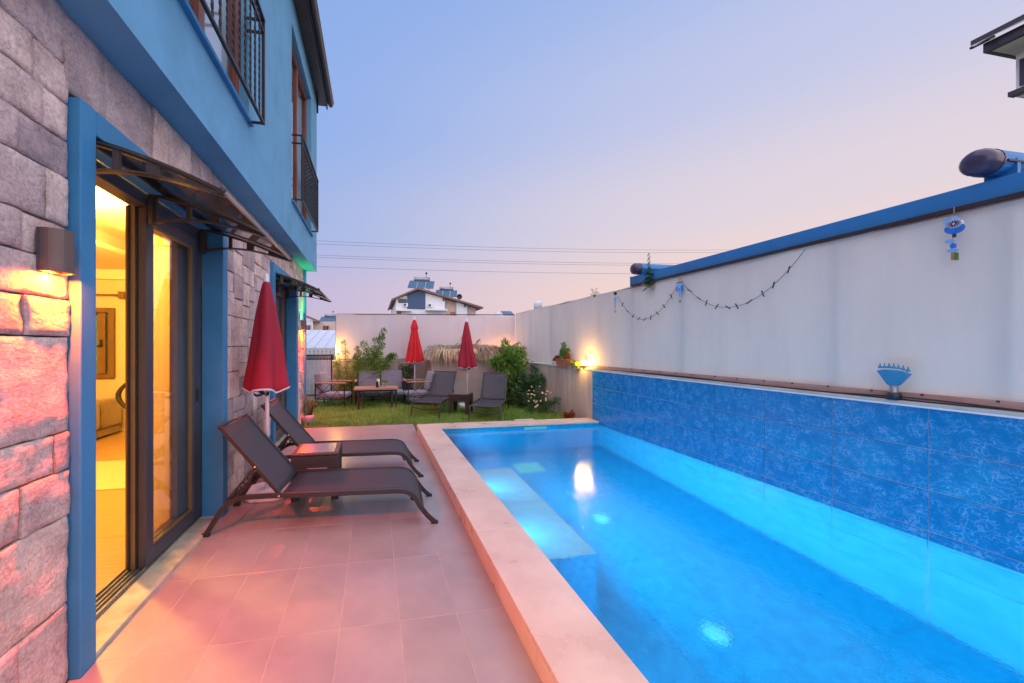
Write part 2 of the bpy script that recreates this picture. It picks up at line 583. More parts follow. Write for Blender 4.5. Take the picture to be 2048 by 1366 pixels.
def water_mat():
    m = bpy.data.materials.new("pool_water")
    m.use_nodes = True
    N, L = m.node_tree.nodes, m.node_tree.links
    b = N["Principled BSDF"]
    b.inputs["Base Color"].default_value = (.70, .95, 1, 1)
    b.inputs["Roughness"].default_value = .0
    b.inputs["IOR"].default_value = 1.333
    b.inputs["Transmission Weight"].default_value = 1
    tc = N.new("ShaderNodeTexCoord")
    n1 = N.new("ShaderNodeTexNoise")
    n1.inputs["Scale"].default_value = 5.0
    n1.inputs["Detail"].default_value = 3
    n1.inputs["Distortion"].default_value = .8
    L.new(tc.outputs["Object"], n1.inputs["Vector"])
    n2 = N.new("ShaderNodeTexNoise")
    n2.inputs["Scale"].default_value = 34.0
    n2.inputs["Detail"].default_value = 3
    n2.inputs["Distortion"].default_value = 1.2
    L.new(tc.outputs["Object"], n2.inputs["Vector"])
    b1 = N.new("ShaderNodeBump")
    b1.inputs["Strength"].default_value = .03
    b1.inputs["Distance"].default_value = .05
    L.new(n1.outputs["Fac"], b1.inputs["Height"])
    b2 = N.new("ShaderNodeBump")
    b2.inputs["Strength"].default_value = .14
    b2.inputs["Distance"].default_value = .008
    L.new(n2.outputs["Fac"], b2.inputs["Height"])
    L.new(b1.outputs[0], b2.inputs["Normal"])
    L.new(b2.outputs[0], b.inputs["Normal"])
    return m


M_water = water_mat()


# ------------------------------------------------------------------ mesh helpers
class MB:
    def __init__(self):
        self.v, self.f = [], []

    def add(self, verts, faces):
        n = len(self.v)
        self.v += [tuple(p) for p in verts]
        self.f += [tuple(i + n for i in fc) for fc in faces]
        return self

    def box(self, x0, x1, y0, y1, z0, z1):
        return self.add([(x0, y0, z0), (x1, y0, z0), (x1, y1, z0), (x0, y1, z0), (x0, y0, z1), (x1, y0, z1), (x1, y1, z1), (x0, y1, z1)],
                        [(0, 3, 2, 1), (4, 5, 6, 7), (0, 1, 5, 4), (1, 2, 6, 5), (2, 3, 7, 6), (3, 0, 4, 7)])

    def tube(self, pts, r, n=8, close=True, flat=None, twist=0.0, up=None):
        """sweep a circle (or a flat w x h rectangle) along pts; r number or list"""
        pts = [Vector(p) for p in pts]
        m = len(pts)
        rings = []
        prev = None
        for i, p in enumerate(pts):
            t = (pts[min(i + 1, m - 1)] - pts[max(i - 1, 0)]).normalized()
            if prev is None:
                a = Vector(up) if up else (Vector((0, 0, 1)) if abs(t.z) < .9 else Vector((1, 0, 0)))
                s = t.cross(a).normalized()
            else:
                s = (prev - t * prev.dot(t)).normalized()
            prev = s
            u = s.cross(t).normalized()
            rr = r[i] if isinstance(r, (list, tuple)) else r
            ring = []
            if flat:
                w, h = flat
                for a, b_ in ((-1, -1), (1, -1), (1, 1), (-1, 1)):
                    ang = twist * i
                    x = a * w / 2 * math.cos(ang) - b_ * h / 2 * math.sin(ang)
                    y = a * w / 2 * math.sin(ang) + b_ * h / 2 * math.cos(ang)
                    ring.append(p + s * x + u * y)
            else:
                for k in range(n):
                    an = 2 * math.pi * k / n
                    ring.append(p + (s * math.cos(an) + u * math.sin(an)) * rr)
            rings.append(ring)
        k = len(rings[0])
        verts = [q for ring in rings for q in ring]
        faces = []
        for i in range(m - 1):
            for j in range(k):
                faces.append((i * k + j, i * k + (j + 1) % k, (i + 1) * k + (j + 1) % k, (i + 1) * k + j))
        if close:
            faces.append(tuple(range(k - 1, -1, -1)))
            faces.append(tuple((m - 1) * k + j for j in range(k)))
        return self.add(verts, faces)

    def lathe(self, prof, cx=0, cy=0, n=24, mod=None):
        verts, faces = [], []
        for i, (r, z) in enumerate(prof):
            for k in range(n):
                a = 2 * math.pi * k / n
                q = mod(a, i / (len(prof) - 1), r) if mod else r
                verts.append((cx + q * math.cos(a), cy + q * math.sin(a), z))
        for i in range(len(prof) - 1):
            for k in range(n):
                faces.append((i * n + k, i * n + (k + 1) % n, (i + 1) * n + (k + 1) % n, (i + 1) * n + k))
        return self.add(verts, faces)

    def prism(self, poly, axis, a0, a1):
        """extrude a polygon given in the two other axes along axis ('x','y','z')"""
        def mk(p, a):
            if axis == 'x':
                return (a, p[0], p[1])
            if axis == 'y':
                return (p[0], a, p[1])
            return (p[0], p[1], a)
        n = len(poly)
        verts = [mk(p, a0) for p in poly] + [mk(p, a1) for p in poly]
        faces = [tuple(range(n)), tuple(range(2 * n - 1, n - 1, -1))]
        for i in range(n):
            faces.append((i, (i + 1) % n, n + (i + 1) % n, n + i))
        return self.add(verts, faces)

    def mesh(self, name, mt, off=(0, 0, 0), smooth=False, fix=True):
        me = bpy.data.meshes.new(name)
        ox, oy, oz = off
        me.from_pydata([(x - ox, y - oy, z - oz) for x, y, z in self.v], [], self.f)
        if fix:
            bm = bmesh.new()
            bm.from_mesh(me)
            bmesh.ops.recalc_face_normals(bm, faces=bm.faces)
            bm.to_mesh(me)
            bm.free()
        me.materials.append(mt)
        if smooth:
            me.polygons.foreach_set("use_smooth", [True] * len(me.polygons))
        me.update()
        return me


def root_loc(o):
    p = Vector((0, 0, 0))
    while o is not None:
        p += o.location
        o = o.parent
    return p


def link(name, me, parent=None, loc=(0, 0, 0)):
    o = bpy.data.objects.new(name, me)
    COL.objects.link(o)
    if parent is not None:
        o.parent = parent
    o.location = loc
    return o


def part(name, mb, mt, parent=None, world=True, smooth=False, bevel=0.0, label=None, kind=None, seg=2, loc=(0, 0, 0)):
    off = root_loc(parent) if (parent is not None and world) else (0, 0, 0)
    me = mb.mesh(name, mt, off, smooth)
    o = link(name, me, parent, loc)
    if bevel:
        b = o.modifiers.new("bevel", 'BEVEL')
        b.width = bevel
        b.segments = seg
        b.limit_method = 'ANGLE'
        b.angle_limit = R(40)
    if label:
        o["label"] = label
    if kind:
        o["kind"] = kind
    return o


def tag(o, label=None, cat=None, group=None, kind=None):
    if label:
        o["label"] = label
    if cat:
        o["category"] = cat
    if group:
        o["group"] = group
    if kind:
        o["kind"] = kind
    return o


def thing(name, label, cat, loc=(0, 0, 0), rz=0.0, group=None):
    o = bpy.data.objects.new(name, None)
    o.empty_display_size = .1
    COL.objects.link(o)
    o.location = loc
    o.rotation_euler = (0, 0, rz)
    return tag(o, label, cat, group)


def B(x0, x1, y0, y1, z0, z1):
    return MB().box(x0, x1, y0, y1, z0, z1)


def copy_tree(o, parent=None):
    c = o.copy()
    COL.objects.link(c)
    c.parent = parent
    for ch in o.children:
        copy_tree(ch, c)
    return c


def shared(name, me, parent, loc, rot=None, scale=None):
    o = bpy.data.objects.new(name, me)
    COL.objects.link(o)
    o.parent = parent
    o.location = loc
    if rot:
        o.rotation_euler = rot
    if scale:
        o.scale = scale
    return o


def bevel_mesh(mb, name, mt, w=.002, smooth=False):
    """a mesh with its bevel applied, to be shared between many objects"""
    me = mb.mesh(name, mt)
    bm = bmesh.new()
    bm.from_mesh(me)
    bmesh.ops.bevel(bm, geom=list(bm.edges), offset=w, segments=1, affect='EDGES')
    bm.to_mesh(me)
    bm.free()
    return me


# ------------------------------------------------------------------ ground, patio, pool
WX = 3.85            # plane of the pool's right wall
PX0, PX1 = .71, 1.03  # coping of the pool, outer and inner edge
PY1, PY2 = 6.16, 6.50
NEAR = -1.6
WZ = .08             # water level
FZ = -1.31

o = part("ground", MB().add([(-400, 10.9, -.02), (400, 10.9, -.02), (400, 1500, -.02), (-400, 1500, -.02)], [(0, 1, 2, 3)])
         .add([(4.2, -60, -.02), (400, -60, -.02), (400, 10.9, -.02), (4.2, 10.9, -.02)], [(0, 1, 2, 3)])
         .add([(-400, -60, -.02), (-1.3, -60, -.02), (-1.3, 10.9, -.02), (-400, 10.9, -.02)], [(0, 1, 2, 3)])
         .add([(-1.3, -60, -.02), (4.2, -60, -.02), (4.2, NEAR - .3, -.02), (-1.3, NEAR - .3, -.02)], [(0, 1, 2, 3)]), M_ground)
tag(o, kind="structure")

patio = part("patio", B(-1.30, PX0, NEAR, 7.27, -.12, -.0012), M_grout)
tag(patio, kind="structure")
ta, tb = .307, .6126
xs = [-1.298] + [-.173 + ta * i for i in range(-3, 3)] + [PX0 - .002]
ys = [3.297 + tb * j for j in range(-8, 7)]
ys = [y for y in ys if y < 7.2] + [7.27]
tile_meshes = {}
for i in range(len(xs) - 1):
    for j in range(len(ys) - 1):
        w = xs[i + 1] - xs[i] - .004
        h = ys[j + 1] - ys[j] - .004
        if w < .02 or h < .02:
            continue
        key = (round(w, 3), round(h, 3))
        if key not in tile_meshes:
            tile_meshes[key] = bevel_mesh(B(-w / 2, w / 2, -h / 2, h / 2, -.012, 0), "patio_tile", M_tile, .0008)
        shared("tile", tile_meshes[key], patio, ((xs[i] + xs[i + 1]) / 2, (ys[j] + ys[j + 1]) / 2, rng.uniform(-.0003, .0003)),
               (0, 0, 0))

pool = thing("swimming_pool", "rectangular blue tiled swimming pool with cream marble rim beside the patio", "swimming pool", ((PX0 + WX) / 2, 2.3, 0))
# shell (behind the tiles) as parts
sh = MB()
sh.box(PX0 + .02, PX1 - .012, NEAR - .3, PY2 - .02, FZ - .1, .118)
sh.box(PX1 - .012, WX + .10, PY1 + .012, PY2 - .02, FZ - .1, .118)
sh.box(PX1 - .012, WX + .10, NEAR - .3, NEAR - .012, FZ - .1, .118)
sh.box(PX1 - .012, WX + .10, NEAR - .012, PY1 + .012, FZ - .1, FZ - .012)
part("basin", sh, M_grout, pool)
# side cladding towards the patio
yb = [NEAR] + [2.66 + 1.03 * k for k in range(-4, 4) if NEAR + .1 < 2.66 + 1.03 * k < PY2 - .1] + [PY2]
for k in range(len(yb) - 1):
    y0, y1 = yb[k] + .001, yb[k + 1] - .001
    part("rim_side_slab", B(PX0, PX0 + .02, y0, y1, 0, .118), M_marble, pool, bevel=.001)
yb = [NEAR] + [2.63 + 1.55 * k for k in range(-3, 3) if NEAR + .1 < 2.63 + 1.55 * k < PY1 - .1]
yb = [NEAR, -.3, 1.1, 2.66, 4.25, 5.75, PY2]
for k in range(len(yb) - 1):
    y0, y1 = yb[k] + .0012, yb[k + 1] - .0012
    part("rim_slab", B(PX0 - .008, PX1 + .018, y0, y1, .119, .148), M_marble, pool, bevel=.003)
xb = [PX1 + .019, 1.75, 2.75, WX - .014]
for k in range(len(xb) - 1):
    part("rim_slab", B(xb[k] + .0012, xb[k + 1] - .0012, PY1 - .018, PY2 + .005, .119, .148), M_marble, pool, bevel=.003)

# pool interior tiles: shared meshes
LT, HT = .588, .29
off0 = 2.063


def tile_grid(a0, a1, b0, b1, la, lb, offa, offb):
    A = sorted(set([a0, a1] + [offa + la * k for k in range(-20, 30) if a0 + .03 < offa + la * k < a1 - .03]))
    Bv = sorted(set([b0, b1] + [offb + lb * k for k in range(-20, 30) if b0 + .03 < offb + lb * k < b1 - .03]))
    for i in range(len(A) - 1):
        for j in range(len(Bv) - 1):
            yield A[i], A[i + 1], Bv[j], Bv[j + 1]


pm = {}


def ptile(kind, w, h, mt, G=.004):
    key = (kind, round(w, 3), round(h, 3), mt.name)
    if key not in pm:
        w2, h2 = w / 2 - G / 2, h / 2 - G / 2
        if kind == 'x':
            b_ = B(-.004, .004, -w2, w2, -h2, h2)
        elif kind == 'y':
            b_ = B(-w2, w2, -.004, .004, -h2, h2)
        else:
            b_ = B(-w2, w2, -h2, h2, -.004, .004)
        pm[key] = bevel_mesh(b_, "pool_tile", mt, .001)
    return pm[key]


pl = pool.location
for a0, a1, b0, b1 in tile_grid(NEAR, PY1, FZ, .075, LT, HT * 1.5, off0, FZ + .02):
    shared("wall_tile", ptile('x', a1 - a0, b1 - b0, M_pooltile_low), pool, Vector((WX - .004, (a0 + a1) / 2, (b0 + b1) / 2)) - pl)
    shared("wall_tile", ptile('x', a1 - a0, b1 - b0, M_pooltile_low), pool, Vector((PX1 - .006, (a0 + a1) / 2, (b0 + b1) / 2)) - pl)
for a0, a1, b0, b1 in tile_grid(PX1, WX - .01, FZ, .115, LT, HT * 1.5, WX, FZ + .02):
    shared("wall_tile", ptile('y', a1 - a0, b1 - b0, M_poolfloor), pool, Vector(((a0 + a1) / 2, PY1 + .006, (b0 + b1) / 2)) - pl)
for a0, a1, b0, b1 in tile_grid(PX1, WX - .01, NEAR, PY1, LT, LT * 2, WX, off0):
    shared("floor_tile", ptile('z', a1 - a0, b1 - b0, M_poolfloor), pool, Vector(((a0 + a1) / 2, (b0 + b1) / 2, FZ - .006)) - pl)
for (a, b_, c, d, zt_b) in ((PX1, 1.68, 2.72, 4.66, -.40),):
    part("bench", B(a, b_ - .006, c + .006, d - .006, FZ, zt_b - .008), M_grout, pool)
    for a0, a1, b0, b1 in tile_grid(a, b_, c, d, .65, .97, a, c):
        shared("bench_tile", ptile('z', a1 - a0, b1 - b0, M_benchtop_lit), pool, Vector(((a0 + a1) / 2, (b0 + b1) / 2, zt_b - .004)) - pl)
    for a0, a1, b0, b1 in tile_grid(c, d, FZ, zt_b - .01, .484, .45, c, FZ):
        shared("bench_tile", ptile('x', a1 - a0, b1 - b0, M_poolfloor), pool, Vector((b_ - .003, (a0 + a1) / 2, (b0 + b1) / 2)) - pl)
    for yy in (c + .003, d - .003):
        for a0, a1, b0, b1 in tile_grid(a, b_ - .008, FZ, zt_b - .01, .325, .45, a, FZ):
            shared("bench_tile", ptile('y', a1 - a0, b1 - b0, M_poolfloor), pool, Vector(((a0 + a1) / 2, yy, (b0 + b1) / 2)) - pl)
part("near_tiles", B(PX1, WX, NEAR - .006, NEAR, FZ, .115), M_poolfloor, pool)
# drains, skimmer
for (x, y) in ((2.43, 2.40), (2.50, 3.94)):
    d = MB().lathe([(0, FZ + .035), (.055, FZ + .034), (.085, FZ + .02), (.09, FZ)], x, y, 28)
    part("drain_cover", d, M_drain, pool, smooth=True)
dq = MB().box(2.06, 2.46, 5.30, 5.64, FZ, FZ + .02)
for k in range(5):
    dq.box(2.09, 2.43, 5.33 + .06 * k, 5.35 + .06 * k, FZ + .02, FZ + .026)
part("floor_grate", dq, M_drain, pool)
sk = MB().box(2.46, 2.86, PY1 - .02, PY1, -.03, .10)
sk.box(2.50, 2.82, PY1 - .028, PY1 - .02, .0, .07)
part("skimmer", sk, M_drain, pool, bevel=.004)
# underwater lamps on the left wall and near wall
M_lamp_pool = emat("pool_lamp_lens", (.35, .75, 1), 4)


def pool_lamp(x, y, z, d, power, size=.5):
    ring = MB()
    n = 24
    rad = .07
    for k in range(n):
        pass
    if d == 'x':
        c = MB().lathe([(rad, 0), (rad * .98, .02), (rad * .8, .03), (0, .034)], 0, 0, 24)
        c.v = [(x + q[2] - .002, y + q[0], z + q[1]) for q in c.v]
    else:
        c = MB().lathe([(rad, 0), (rad * .98, .02), (rad * .8, .03), (0, .034)], 0, 0, 24)
        c.v = [(x + q[0], y + q[2] - .002, z + q[1]) for q in c.v]
    lens = part("underwater_lamp", c, M_lamp_pool, pool, smooth=True)
    ld = bpy.data.lights.new("pool_light", 'AREA')
    ld.shape = 'DISK'
    ld.size = .17
    ld.energy = power
    ld.color = (.035, .60, .95)
    ld.spread = R(150)
    lo = bpy.data.objects.new("pool_light", ld)
    COL.objects.link(lo)
    lo.parent = pool
    lo.location = Vector((x + (.05 if d == 'x' else 0), y + (.05 if d == 'y' else 0), z)) - pl
    lo.rotation_euler = (0, R(-90), 0) if d == 'x' else (R(90), 0, 0)


POOL_W = 66
for y in (-.9, .3, 1.6):
    pool_lamp(PX1 - .002, y, -.42, 'x', POOL_W * .36)
for y in (2.95, 3.7, 4.45):
    pool_lamp(1.68, y, -.56, 'x', POOL_W * .30)
for y in (3.1, 4.1):  # weak extra lamps added to brighten the bench top
    pool_lamp(PX1 - .002, y, -.16, 'x', POOL_W * .045)
pool_lamp(PX1 - .002, 5.5, -.45, 'x', POOL_W * .30)
pool_lamp(2.4, NEAR, -.45, 'y', POOL_W * 1.3)

wat = MB()
nx, ny = 2, 2
wat.add([(PX1 - .002, NEAR, WZ), (WX, NEAR, WZ), (WX, PY1 + .002, WZ), (PX1 - .002, PY1 + .002, WZ)], [(0, 1, 2, 3)])
o = link("pool_water", wat.mesh("pool_water", M_water, fix=False))
tag(o, "clear still pool water with fine ripples reflecting the sky", kind="structure")

# ------------------------------------------------------------------ boundary wall beside the pool
bw = thing("pool_side_wall", "low wall behind the pool faced with wavy blue tiles, cement top", "wall", (WX + .15, 4.4, 0))
bl = bw.location
core = MB().box(WX + .0015, WX + .30, NEAR - .3, 6.384, -.1, 1.015)
part("wall_core", core, M_bluegrout, bw)
part("plain_wall", B(WX - .002, WX + .30, 6.386, 10.62, -.1, 1.014), M_concrete, bw, label="bare cement rendered stretch of the wall behind the lawn")
zt = 1.012
rows = [(zt - HT * (k + 1), zt - HT * k) for k in range(3)] + [(.078, zt - HT * 3)]
for (z0, z1) in rows:
    cols = [NEAR] + [off0 + LT * k for k in range(-6, 9) if NEAR + .03 < off0 + LT * k < 6.36] + [6.384]
    for i in range(len(cols) - 1):
        w, h = cols[i + 1] - cols[i], z1 - z0
        shared("tile", ptile('x', w, h, M_pooltile, .0055), bw, Vector((WX, (cols[i] + cols[i + 1]) / 2, (z0 + z1) / 2)) - bl)
cp = MB().box(WX - .012, WX + .32, NEAR - .3, 10.62, 1.016, 1.046)
part("wall_top", cp, M_coping_strip, bw, bevel=.004)
part("edge_trim", B(WX - .016, WX - .0125, NEAR, 6.38, 1.010, 1.0225), M_white, bw)

# back low wall
bk = thing("garden_back_wall", "low grey rendered wall closing the lawn at the back", "wall", (1.4, 10.45, 0))
part("wall_body", B(-1.04, WX - .004, 10.40, 10.62, -.1, 1.06), M_concrete, bk)
part("wall_top", B(-1.055, WX - .014, 10.39, 10.63, 1.062, 1.085), M_coping_strip, bk, bevel=.003)


# ------------------------------------------------------------------ fabric screens
def screen_sheet(p0, p1, z0, z1, nu, nv, wave, tension=None):
    mb = MB()
    p0, p1 = Vector(p0), Vector(p1)
    d = (p1 - p0)
    nrm = Vector((-d.y, d.x, 0)).normalized()
    for j in range(nv + 1):
        for i in range(nu + 1):
            u, v = i / nu, j / nv
            p = p0 + d * u
            q = noise.noise(Vector((u * d.length * .9, v * 1.1, 3.1))) * wave + noise.noise(Vector((u * d.length * 3.1, v * .7, 8))) * wave * .35
            z = z0 + (z1 - z0) * v
            if v == 1:
                z -= .012 * abs(math.sin(u * d.length * 3.0)) + .006 * noise.noise(Vector((u * 40, 0, 0)))
            mb.v.append((p.x + nrm.x * q, p.y + nrm.y * q, z))
    for j in range(nv):
        for i in range(nu):
            a = j * (nu + 1) + i
            mb.f.append((a, a + 1, a + nu + 2, a + nu + 1))
    return mb


fs = thing("side_privacy_screen", "long cream fabric screen stretched above the blue tiled wall", "screen", (WX + .09, 4.4, 1.05))
part("fabric", screen_sheet((WX + .085, NEAR - .3, 0), (WX + .085, 10.46, 0), 1.075, 2.385, 150, 14, .016), M_fabric, fs, smooth=True)
part("top_rail", MB().tube([(WX + .10, NEAR - .3, 2.375), (WX + .10, 10.46, 2.352)], .012, 8), M_batten, fs, smooth=True)
part("bottom_batten", B(WX + .055, WX + .075, NEAR - .3, 6.9, 1.048, 1.105), M_batten, fs)
for k, y in enumerate([-.8, .25, 1.75, 2.69, 4.39, 5.4, 6.3, 8.2, 9.4]):
    part("post", B(WX + .104, WX + .165, y - .03, y + .03, 1.05, 2.36), M_trim, fs)
nl = MB()
for k in range(28):
    y = -1.2 + .3 * k + rng.uniform(-.03, .03)
    nl.box(WX + .047, WX + .055, y - .006, y + .006, 1.092, 1.104)
part("nail", nl, M_black_matt, fs, kind="stuff")

fb = thing("back_privacy_screen", "fabric screen tinted with sunset glow, stretched above the back wall", "screen", (1.4, 10.5, 1.085))
part("fabric", screen_sheet((WX + .06, 10.46, 0), (-.965, 10.46, 0), 1.09, 2.30, 70, 12, .012), M_fabric_sunset, fb, smooth=True)
part("top_rail", MB().tube([(-.965, 10.47, 2.282), (WX + .06, 10.47, 2.335)], .012, 8), M_iron, fb, smooth=True)
for x in (-.955, .42, 2.28, 3.84):
    part("post", B(x - .022, x + .022, 10.474, 10.52, 1.087, 2.27), M_trim if x < 3 else M_iron, fb)
part("clamp_strip", B(-.95, 1.40, 10.40, 10.43, 1.088, 1.125), M_batten, fb)

# cables lying on the wall top
cab = MB()
pts = []
for k in range(60):
    y = NEAR + 8.6 * k / 59
    sag = .018 * max(0, math.sin((y - 1.6) * 3.0)) if 1.6 < y < 2.65 else 0
    pts.append((WX + .022 + .006 * math.sin(y * 2.1), y, 1.053 + sag))
cab.tube(pts, .0065, 6)
cab.tube([(p[0] + .018 + .006 * math.sin(p[1] * 5), p[1], 1.052 + .012 * max(0, math.sin(p[1] * 1.7))) for p in pts], .005, 6)
o = part("black_cable", cab, M_stain, smooth=True)
tag(o, "thin black cables running along the cement top of the tiled wall", "cable")

# ------------------------------------------------------------------ lawn
GX0, GX1, GY1 = -1.9, WX - .004, 10.40
lawn = MB()
n1, n2 = 60, 44


def gz(x, y):
    return .012 + .022 * noise.noise(Vector((x * 1.3, y * 1.3, 0))) + .03 * max(0, min(1, (y - 8) / 2.4))


for j in range(n2 + 1):
    for i in range(n1 + 1):
        x = GX0 + (GX1 - GX0) * i / n1
        y = 6.51 + (GY1 - 6.51) * j / n2
        lawn.v.append((x, y, gz(x, y) if (y > 7.30 or x > .74) else -.02))
for j in range(n2):
    for i in range(n1):
        a = j * (n1 + 1) + i
        lawn.f.append((a, a + 1, a + n1 + 2, a + n1 + 1))
o = part("lawn_ground", lawn, M_grassbase, smooth=True)
tag(o, kind="structure")


def grass():
    r = np.random.default_rng(5)
    n = 62000
    x = r.uniform(GX0 + .05, GX1, n)
    y = r.uniform(6.56, GY1, n)
    edge = 7.34 + .07 * np.sin(x * 5) + .05 * np.sin(x * 13 + 1)
    keep = (y > edge) | (x > .76 + .04 * np.sin(y * 9))
    keep &= ~((x < -1.30) & (y < 7.95))
    x, y = x[keep], y[keep]
    n = len(x)
    z = np.array([gz(a, b) for a, b in zip(x, y)])
    patch = np.array([noise.noise(Vector((a * 1.7, b * 1.7, 9))) for a, b in zip(x, y)])
    h = r.uniform(.03, .075, n) * (1 + .8 * patch)
    ang = r.uniform(0, 2 * np.pi, n)
    lean = r.uniform(0, .045, n)
    la = r.uniform(0, 2 * np.pi, n)
    w = r.uniform(.0025, .0055, n)
    dx, dy = np.cos(ang) * w, np.sin(ang) * w
    V = np.zeros((n, 5, 3))
    V[:, 0] = np.stack([x - dx, y - dy, z - .01], 1)
    V[:, 1] = np.stack([x + dx, y + dy, z - .01], 1)
    mxp, myp = x + np.cos(la) * lean * .35, y + np.sin(la) * lean * .35
    V[:, 2] = np.stack([mxp + dx * .8, myp + dy * .8, z + h * .6], 1)
    V[:, 3] = np.stack([mxp - dx * .8, myp - dy * .8, z + h * .6], 1)
    V[:, 4] = np.stack([x + np.cos(la) * lean, y + np.sin(la) * lean, z + h], 1)
    me = bpy.data.meshes.new("grass")
    base = (np.arange(n) * 5)[:, None]
    q = (base + np.array([[0, 1, 2, 3]]))
    t = (base + np.array([[3, 2, 4]]))
    me.vertices.add(n * 5)
    me.vertices.foreach_set("co", V.reshape(-1))
    loops = np.concatenate([q, t], 1).reshape(-1)
    me.loops.add(len(loops))
    me.loops.foreach_set("vertex_index", loops.astype(np.int32))
    me.polygons.add(n * 2)
    st = np.zeros(n * 2, np.int32)
    st[0::2] = np.arange(n) * 7
    st[1::2] = np.arange(n) * 7 + 4
    me.polygons.foreach_set("loop_start", st)
    me.update(calc_edges=True)
    me.materials.append(mat("grass_blade", (.13, .31, .04), rough=.6, scale=1.6, col2=(.28, .46, .08), detail=6))
    o = link("grass", me)
    tag(o, "short green lawn grass behind the patio and pool", "grass", kind="stuff")


grass()

# pebbles and flat stone by the pool's far rim
pebbles = thing("edging_stones", "pale pebbles along the far rim of the pool", "stones", (2.4, 6.6, 0.02))


def rock(cx, cy, cz, rx, ry, rz_, seed, sub=1):
    bm = bmesh.new()
    bmesh.ops.create_icosphere(bm, subdivisions=sub + 1, radius=1)
    mb = MB()
    vs_ = []
    for v in bm.verts:
        k = 1 + .28 * noise.noise(v.co * 1.4 + Vector((seed, 0, 0)))
        vs_.append((cx + v.co.x * rx * k, cy + v.co.y * ry * k, cz + v.co.z * rz_ * k))
    fs_ = [tuple(v.index for v in f.verts) for f in bm.faces]
    bm.free()
    return mb.add(vs_, fs_)


for k, (x, y, s) in enumerate(((1.6, 6.62, .05), (1.72, 6.64, .06), (1.81, 6.60, .045), (2.12, 6.61, .07), (2.25, 6.63, .05), (2.38, 6.61, .06),
                               (3.35, 6.64, .075), (3.48, 6.66, .09), (3.60, 6.63, .06), (.78, 6.9, .05), (.80, 7.05, .035), (.86, 6.75, .04), (.77, 6.62, .04))):
    part("pebble", rock(x, y, .03, s, s * .7, s * .5, k * 3.1), M_pebble, pebbles, smooth=True)
o = part("flat_stone", B(2.50, 2.86, 6.52, 6.74, .06, .125), M_marble, bevel=.012)
tag(o, "flat cream slab lying in the grass against the far pool rim", "slab")

# ------------------------------------------------------------------ house
HX, UX = -1.30, -1.08
SZ = 2.88           # soffit height
HY1 = 7.80
house = thing("blue_villa", "two storey blue villa with split stone ground floor along the patio", "house", (-3.8, 3.0, 0))


def stone_mesh(y0, y1, z0, z1, fine):
    """an irregular slab facing +x, local to its centre"""
    g = .003
    y0, y1, z0, z1 = y0 + g, y1 - g, z0 + g, z1 - g
    cell = .022 if fine else .055
    ny_ = max(2, int((y1 - y0) / cell))
    nz_ = max(2, int((z1 - z0) / cell))
    seed = rng.uniform(0, 100)
    depth = rng.uniform(.0, .014)
    cy, cz = (y0 + y1) / 2, (z0 + z1) / 2
    mb = MB()
    idx = {}
    ny_ += 2
    nz_ += 2
    def gp(a, b_, k, n):
        if k == 0:
            return a
        if k == n:
            return b_
        return a + .004 + (b_ - a - .008) * (k - 1) / (n - 2)
    for j in range(nz_ + 1):
        for i in range(ny_ + 1):
            y = gp(y0, y1, i, ny_)
            z = gp(z0, z1, j, nz_)
            rim = i in (0, ny_) or j in (0, nz_)
            nn = noise.noise(Vector((y * 9, z * 9, seed))) * .007 + noise.noise(Vector((y * 28, z * 28, seed))) * .004
            x = depth + nn + (-.007 if rim else 0)
            wob = .006
            if rim:
                y += wob * noise.noise(Vector((z * 14, seed, 1))) * (1 if i in (0, ny_) else 0)
                z += wob * noise.noise(Vector((y * 14, seed, 7))) * (1 if j in (0, nz_) else 0)
            idx[i, j] = len(mb.v)
            mb.v.append((x, y - cy, z - cz))
    for j in range(nz_):
        for i in range(ny_):
            mb.f.append((idx[i, j], idx[i + 1, j], idx[i + 1, j + 1], idx[i, j + 1]))
    border = [idx[i, 0] for i in range(ny_)] + [idx[ny_, j] for j in range(nz_)] + [idx[i, nz_] for i in range(ny_, 0, -1)] + [idx[0, j] for j in range(nz_, 0, -1)]
    n0 = len(mb.v)
    for b_ in border:
        q = mb.v[b_]
        mb.v.append((-.035, q[1], q[2]))
    k = len(border)
    for b_ in border:
        mb.v.append(mb.v[b_])
    for i in range(k):
        mb.f.append((n0 + k + i, n0 + i, n0 + (i + 1) % k, n0 + k + (i + 1) % k))
    return mb, cy, cz


n_stone = 0
hl = house.location


def add_stone(y0, y1, z0, z1, fine=False):
    global n_stone
    mb, cy, cz = stone_mesh(y0, y1, z0, z1, fine)
    me = mb.mesh("stone", M_stone, smooth=fine, fix=False)
    shared("stone", me, house, Vector((HX, cy, cz)) - hl)
    n_stone += 1


